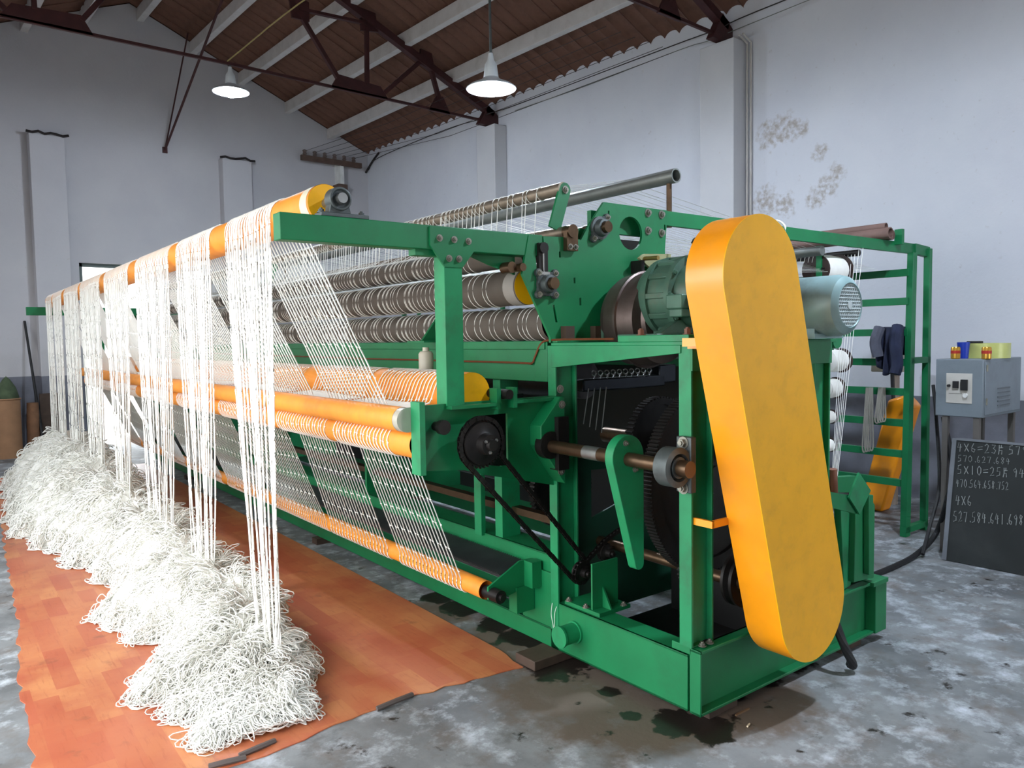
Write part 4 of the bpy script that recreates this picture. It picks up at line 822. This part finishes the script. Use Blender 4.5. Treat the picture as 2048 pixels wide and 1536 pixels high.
for k, (px, py, r, l) in enumerate(((1640, 540, .115, .30), (1660, 722, .085, .2), (1655, 777, .075, .16), (1650, 835, .05, .14), (1648, 892, .05, .14))):
    c = at(px, py, X=2.8); x0 = c[0]-.05
    s = root('thread_spool', SPN[k], 'spool', (c[0], c[1], c[2]-r), 'white thread spools on the creel')
    part('yarn', MB().lathe((x0, c[1], c[2]), (1, 0, 0), [(0, r*.6), (.01, r*.92), (l*.5, r), (l*.9, r*.95), (l, r*.6)], 24), TWINE, s)
    part('core', MB().lathe((x0-.012, c[1], c[2]), (1, 0, 0), [(0, r*.2), (0, r*.98 if k == 0 else r*.4), (.012, r*.98 if k == 0 else r*.4)], 24), DB, s); part('flange', MB().lathe((x0+l, c[1], c[2]), (1, 0, 0), [(0, r*.3), (0, r*1.1), (.01, r*1.1), (.01, r*.3)], 24), DB, s)
for k, (x, z, r) in enumerate(((3.44, 2.475, .045), (3.53, 2.47, .04), (3.49, 2.535, .03))):
    thing('cardboard_tube', MB().lathe((x, .9+.03*k, z), (0, 1, 0), [(.1, r*.8), (0, r*.82), (0, r), (1.3, r), (1.3, r*.82)], 20), mat('old_tube', (118, 92, 84), .7, 0, .15, 9), ['brown tube lying on top of the creel beam, left', 'brown tube lying on top of the creel beam, right', 'thin brown tube on top of two others on the creel'][k], 'tube', (x, .9, z-r), 'brown tubes on the creel')
thing('twine_loop', MB().ring((1.98, .96, 2.39), (1, .4, 0), .07, .008, 24, 6), TWINE, 'loop of white twine tied round the creel top beam', 'twine', (1.98, .96, 2.34))
# jacket over a rail
def jacket():
    m = MB(); nu, nv = 16, 22; V = []; F = []
    for i in range(nu):
        for j in range(nv):
            u = i/(nu-1); v = j/(nv-1); s = v*2-1
            y = 1.07+.2*(u-.5)*(1-.25*abs(s)) ; fold = .025*math.sin(u*9+v*3)+.015*math.sin(u*17+1)
            if s < 0: V.append((3.80-.03+fold-.03*(-s), y, 1.76-.42*(-s)*(1-.35*abs(u-.45))))
            else: V.append((3.91+.02+fold*.5, y, 1.76-.25*s))
    for i in range(nu-1):
        for j in range(nv-1): F.append((i*nv+j, i*nv+j+1, (i+1)*nv+j+1, (i+1)*nv+j))
    m.add(V, F); return m
jk = root('jacket', 'crumpled dark navy jacket hung over the creel frame', 'jacket', (3.85, 1.07, 1.35)); bd = part('body', jacket(), JACKETM, jk); so = bd.modifiers.new('thick', 'SOLIDIFY'); so.thickness = .03
part('sleeve', MB().tube(smooth_path([(3.76, .99, 1.75), (3.70, .98, 1.62), (3.72, .97, 1.45), (3.70, .98, 1.36)], 5), .045, 10), JACKETM, jk); part('sleeve', MB().tube(smooth_path([(3.78, 1.15, 1.74), (3.73, 1.16, 1.62), (3.74, 1.14, 1.5)], 5), .045, 10), mat('grey_lining', (96, 98, 112), .9, 0, .2, 12), jk)
for k, (px, y0, y1, r) in enumerate(((1737, 775, 895, .0065), (1762, 775, 840, .006))):
    m = MB()
    for q in range(4):
        a = at(px+3*q-4, y0, X=3.82); b_ = at(px+5*q-12, y1, X=3.80); c_ = at(px+5*q-6, y1+4-q*2, X=3.80); d_ = at(px+2*q+2, y0, X=3.82); m.tube(smooth_path([a, (a+b_)/2+[0, .01*q, 0], b_, c_, (c_+d_)/2, d_], 6), r, 5)
    thing('rope_hank', m, mat('grey_rope', (150, 146, 136), .9), ['long looped hank of pale rope hanging on a creel rail', 'short looped hank of pale rope hanging below the jacket'][k], 'rope', tuple(at(px, y0, X=3.82)))
q = [at(1722, 1066, X=4.6)*[1, 1, 0], at(1768, 1056, X=4.6)*[1, 1, 0], at(1832, 812, X=4.6), at(1812, 790, X=4.6), at(1780, 800, X=4.6)]
thing('spare_belt_guard', MB().prism([(v[1], v[2]) for v in q], 'x', 4.55, 4.72), YORANGE, 'spare orange belt guard leaning behind the creel', 'belt guard', (4.6, q[0][1], 0), bevel=.02)
b0 = at(1742, 692, X=4.9); b1 = at(1800, 745, X=4.9)
wb = root('wall_switch_box', 'beige switch box seen through the creel rails', 'switch box', (4.95, b0[1], b1[2])); part('housing', MB().box(4.9, 5.02, b1[1], b0[1], b1[2], b0[2]), mat('beige_box', (170, 164, 150), .5), wb, bevel=.01); part('cable', MB().tube(smooth_path([(4.95, b1[1]+.1, b1[2]), (4.95, b1[1]+.08, b1[2]-.3), (4.95, b1[1]+.02, b1[2]-.5)], 5), .02, 6), BLACK, wb); part('stand_pole', MB().box(4.95, 5.0, b1[1]+.05, b1[1]+.1, 0, b1[2]), mat('beige_pole', (150, 136, 124), .7), wb)
# ------------------------------------------------------------------ control box, cans, tape, blackboard
CB = root('control_box', 'grey electrical control box on legs behind the blackboard', 'control box', (3.9, .45, 0)); X0 = 3.6
part('cabinet', MB().box(X0, 4.32, .284, .618, 1.055, 1.49), GREYP, CB, bevel=.006)
def onf(px, py): p = at(px, py, X=X0); return p[1], p[2]
def patch(name, x0, y0, x1, y1, m, t, parent=CB):
    a = onf(x0, y0); b = onf(x1, y1); return part(name, MB().box(X0-t, X0, b[0], a[0], b[1], a[1]), m, parent, bevel=.002)
pn = patch('switch_panel', 1893, 746, 1944, 808, mat('cream_panel', (196, 192, 184), .5), .004)
patch('meter', 1907, 762, 1918, 776, BLACK, .02, pn); patch('breaker', 1923, 759, 1936, 781, BLACK, .02, pn); patch('marking_strip', 1898, 786, 1925, 788, mat('grey_print', (110, 108, 104), .7), .006, pn)
a = onf(1899, 771); part('knob', MB().cyl((X0, a[0], a[1]), (X0-.025, a[0], a[1]), .01, 12), BLACK, pn); a = onf(1932, 791); part('push_button', MB().cyl((X0, a[0], a[1]), (X0-.02, a[0], a[1]), .016, 16), WHITE, pn)
part('door_panel', MB().box(3.63, 4.29, .278, .284, 1.075, 1.47), GREYP, CB, bevel=.003)
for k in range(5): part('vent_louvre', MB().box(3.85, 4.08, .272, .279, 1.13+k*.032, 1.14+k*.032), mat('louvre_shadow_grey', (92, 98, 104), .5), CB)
for z in (1.15, 1.4): part('hinge', MB().cyl((3.645, .275, z), (3.645, .275, z+.05), .008, 8), BOLT, CB)
for x, y in ((3.63, .55), (3.63, .33), (4.28, .55), (4.28, .33)): part('leg', MB().box(x-.02, x+.02, y-.02, y+.02, 0, 1.06), mat('grey_leg', (96, 92, 88), .6), CB)
def canm(px, r, h, label, m, name='drink_can'):
    p = at(px, 712, X=3.67)
    c = root(name, label, 'can', (p[0], p[1], 1.49)); part('body', MB().lathe(p[:2].tolist()+[1.49], (0, 0, 1), [(0, r*.85), (.006, r), (h-.01, r), (h, r*.85), (h-.003, r*.8)], 20), m, c)
    part('print_patch', MB().lathe((p[0], p[1], 1.49+h*.45), (0, 0, 1), [(0, r+.0006), (h*.25, r+.0006)], 20), RED, c); return c
canm(1911, .033, .092, 'gold drink can at the left end of the control box top', GOLD); canm(1973, .033, .092, 'gold drink can in front of the tape roll on the control box', GOLD)
p = at(1922, 705, X=3.78); p[1] += .03; thing('blue_cup', MB().lathe((3.82, p[1]-.03, 1.49), (0, 0, 1), [(0, .035), (.125, .045), (.125, .042), (.01, .032)], 20), BLUE, 'blue plastic cup behind the left can on the control box', 'cup', (3.82, p[1]-.03, 1.49))
tp = at(1975, 705, X=4.02); t = root('tape_roll', 'big yellowish roll of tape on the control box', 'tape roll', (4.02, tp[1], 1.49)); part('tape', MB().lathe((4.02, tp[1], 1.49), (0, 0, 1), [(0, .08), (0, .155), (.115, .155), (.115, .08), (0, .08)], 32), TAPE, t)
thing('black_clip', MB().box(3.88, 3.94, tp[1]+.0, tp[1]+.1, 1.605, 1.623), BLACK, 'small black clip lying on the tape roll', 'clip', (3.91, tp[1], 1.605), bevel=.005)
bl = hat(1884, 1121, x=3.38); tl = hat(1905, 877, y=bl[1]); bl[2] = 0.0
BY1, BYR = bl[1], bl[1]-1.5; dv = np.array([tl[0]-bl[0], 0, tl[2]]); H = np.linalg.norm(dv); dv /= H; nv = np.array([-dv[2], 0, dv[0]])
def brd(m, y0, y1, v0, v1, t0, t1):
    P_ = lambda v, t, y: np.array([bl[0], y, 0.004])+dv*v+nv*t
    m.add([P_(v0, t0, y0), P_(v1, t0, y0), P_(v1, t0, y1), P_(v0, t0, y1), P_(v0, t1, y0), P_(v1, t1, y0), P_(v1, t1, y1), P_(v0, t1, y1)], [(0, 1, 2, 3), (7, 6, 5, 4), (0, 4, 5, 1), (1, 5, 6, 2), (2, 6, 7, 3), (3, 7, 4, 0)]); return m
BB = root('blackboard', 'blackboard with chalked numbers leaning under the control box', 'blackboard', (bl[0], BY1-.5, 0), hall=True)
part('board', brd(MB(), BYR, BY1-.03, 0, H, -.018, 0), BOARDM, BB, smooth=False)
FRM = mat('worn_frame_wood', (112, 116, 122), .7, 0, .15, 9)
part('frame_strip', brd(MB(), BY1-.03, BY1, 0, H, -.025, .006), FRM, BB, smooth=False); part('frame_strip', brd(MB(), BYR, BY1-.03, H-.014, H+.004, -.025, .006), FRM, BB, smooth=False)
# chalk writing as hand strokes in a unit box (x right, y down)
GL_ = {'0': [[(.5, 0), (.15, .3), (.15, .75), (.5, 1), (.85, .7), (.85, .3), (.5, 0)]], '1': [[(.5, 0), (.45, 1)]], '2': [[(.15, .2), (.5, 0), (.8, .2), (.6, .6), (.1, 1), (.9, .92)]], '3': [[(.15, .08), (.8, .1), (.45, .42), (.85, .65), (.6, 1), (.1, .9)]],
       '4': [[(.35, 0), (.1, .55), (.9, .5)], [(.65, .15), (.55, 1)]], '5': [[(.8, 0), (.3, .05), (.2, .45), (.75, .5), (.7, .9), (.1, .98)]], '6': [[(.6, 0), (.2, .45), (.2, .85), (.6, 1), (.8, .7), (.3, .6)]], '7': [[(.1, .08), (.85, .05), (.5, 1)]],
       '8': [[(.8, .12), (.4, 0), (.25, .25), (.75, .7), (.5, 1), (.2, .8), (.75, .25), (.8, .12)]], '9': [[(.75, .3), (.4, .45), (.2, .2), (.6, 0), (.75, .3), (.6, 1)]], 'X': [[(.1, .1), (.9, .95)], [(.85, .1), (.15, .95)]], '=': [[(.05, .4), (.95, .36)], [(.05, .68), (.95, .64)]],
       '.': [[(.4, .85), (.5, .98)]], '#': [[(.3, .0), (.28, .6), (.1, 1.05)], [(.65, 0), (.63, .32)], [(.28, .34), (.95, .3)], [(.28, .62), (.75, .6), (.72, 1.05)]], ' ': []}
def bpt(px, py):                                          # pixel -> point on the leaning board
    r = ray(px, py); rh = np.array([r@HX, r@HY, r[2]]); ch = np.array([CAM@HX, CAM@HY, CAM[2]]); p0 = np.array([bl[0], 0, .004])+nv*.003
    return ch+rh*(((p0-ch)@nv)/(rh@nv))
for txt, x, y, cw, hh in (('4X6=23# 579', 1914, 885, 13.6, 18), ('570.627.684', 1915, 910, 10.6, 13), ('5X10=25# 94', 1914, 930, 13, 18), ('470.564.658.752', 1912, 958, 7.8, 16), ('4X6', 1911, 990, 11.5, 20), ('527.584.641.698', 1906, 1022, 10.4, 21)):
    cx = x
    for ch in txt:
        m = MB()
        for st in GL_[ch]:
            if cx < 2075: m.tube([bpt(cx+(q[0]*.8+random.uniform(-.03, .03))*cw, y+(cx-x)*.06+(q[1]+random.uniform(-.02, .02))*hh) for q in st], .0027 if hh > 17 else .002, 4)
        if m.v: part('chalk_character', m, CHALK, BB, smooth=False)
        cx += cw*(.55 if ch in '. ' else 1.0)
thing('thick_cable', MB().tube(smooth_path([(3.66, .58, 1.04), at(1905, 935, X=3.62), at(1893, 1005, X=3.55), at(1872, 1067, Z=.12), at(1835, 1107, Z=.03), at(1790, 1132, Z=.02), at(1735, 1155, Z=.02)], 8), .02, 10), BLACK, 'thick black cable from the control box down and across the floor', 'cable', (2.6, .36, 0))
thing('thin_cable', MB().tube(smooth_path([(4.16, .88, 1.25), (4.05, .8, .95), (3.7, .62, .5), (3.5, .6, .2), (3.3, .56, .03)], 8), .014, 8), BLACK, 'thinner black cable hanging from the creel back post to the floor', 'cable', (3.5, .6, 0))
# ------------------------------------------------------------------ small things on the floor
thing('support_block', MB().box(-.19, .25, .9, 1.06, 0, .05), WOODD, 'dark wooden block under the green base beside the vinyl corner', 'block', (0, .97, 0), bevel=.004)
for k, (x, y) in enumerate(((.2, .08), (1.3, .08), (.05, 4), (.05, 8), (1.53, 5))): thing('shim_block', MB().box(x-.1, x+.1, y-.05, y+.05, 0, .05), WOODD, ['flat dark shim block under the near corner of the green base', 'dark shim block under the rear corner of the green base', 'dark shim block under the long side of the green base', 'dark shim block under the far half of the green base', 'dark shim block under the rear long beam'][k], 'block', (x, y, 0))
p = at(1497, 1452, Z=0); thing('cigarette_stub', MB().cyl(p+[-.014, -.004, .004], p+[.014, .004, .004], .004, 8), mat('paper_stub', (216, 200, 170), .8), 'pale cigarette stub on the floor near the machine corner', 'cigarette stub', tuple(p))
p = at(1485, 1425, Z=0); thing('wood_splinter', MB().box(p[0]-.05, p[0]+.05, p[1]-.004, p[1]+.004, 0, .006), mat('splinter', (120, 92, 66), .8), 'thin wooden splinter lying below the yellow guard', 'splinter', tuple(p))
thing('black_hose', MB().tube(smooth_path([(1.0, .0, .35), (.98, -.1, .16), (1.02, -.13, .05), (1.05, -.1, .03)], 6), .022, 8), BLACK, 'short black hose at the floor right of the yellow guard', 'hose', (1.02, -.12, 0))
thing('thread_scrap', MB().tube(smooth_path([(-.012, .965, .30), (-.016, .97, .24), (-.012, .96, .18), (-.014, .955, .12), (-.013, .95, .17), (-.013, .945, .25), (-.012, .93, .29)], 5), .0016, 4), TWINE, 'white thread scrap hanging on the green base by the round stub', 'thread', (-.012, .96, .12))
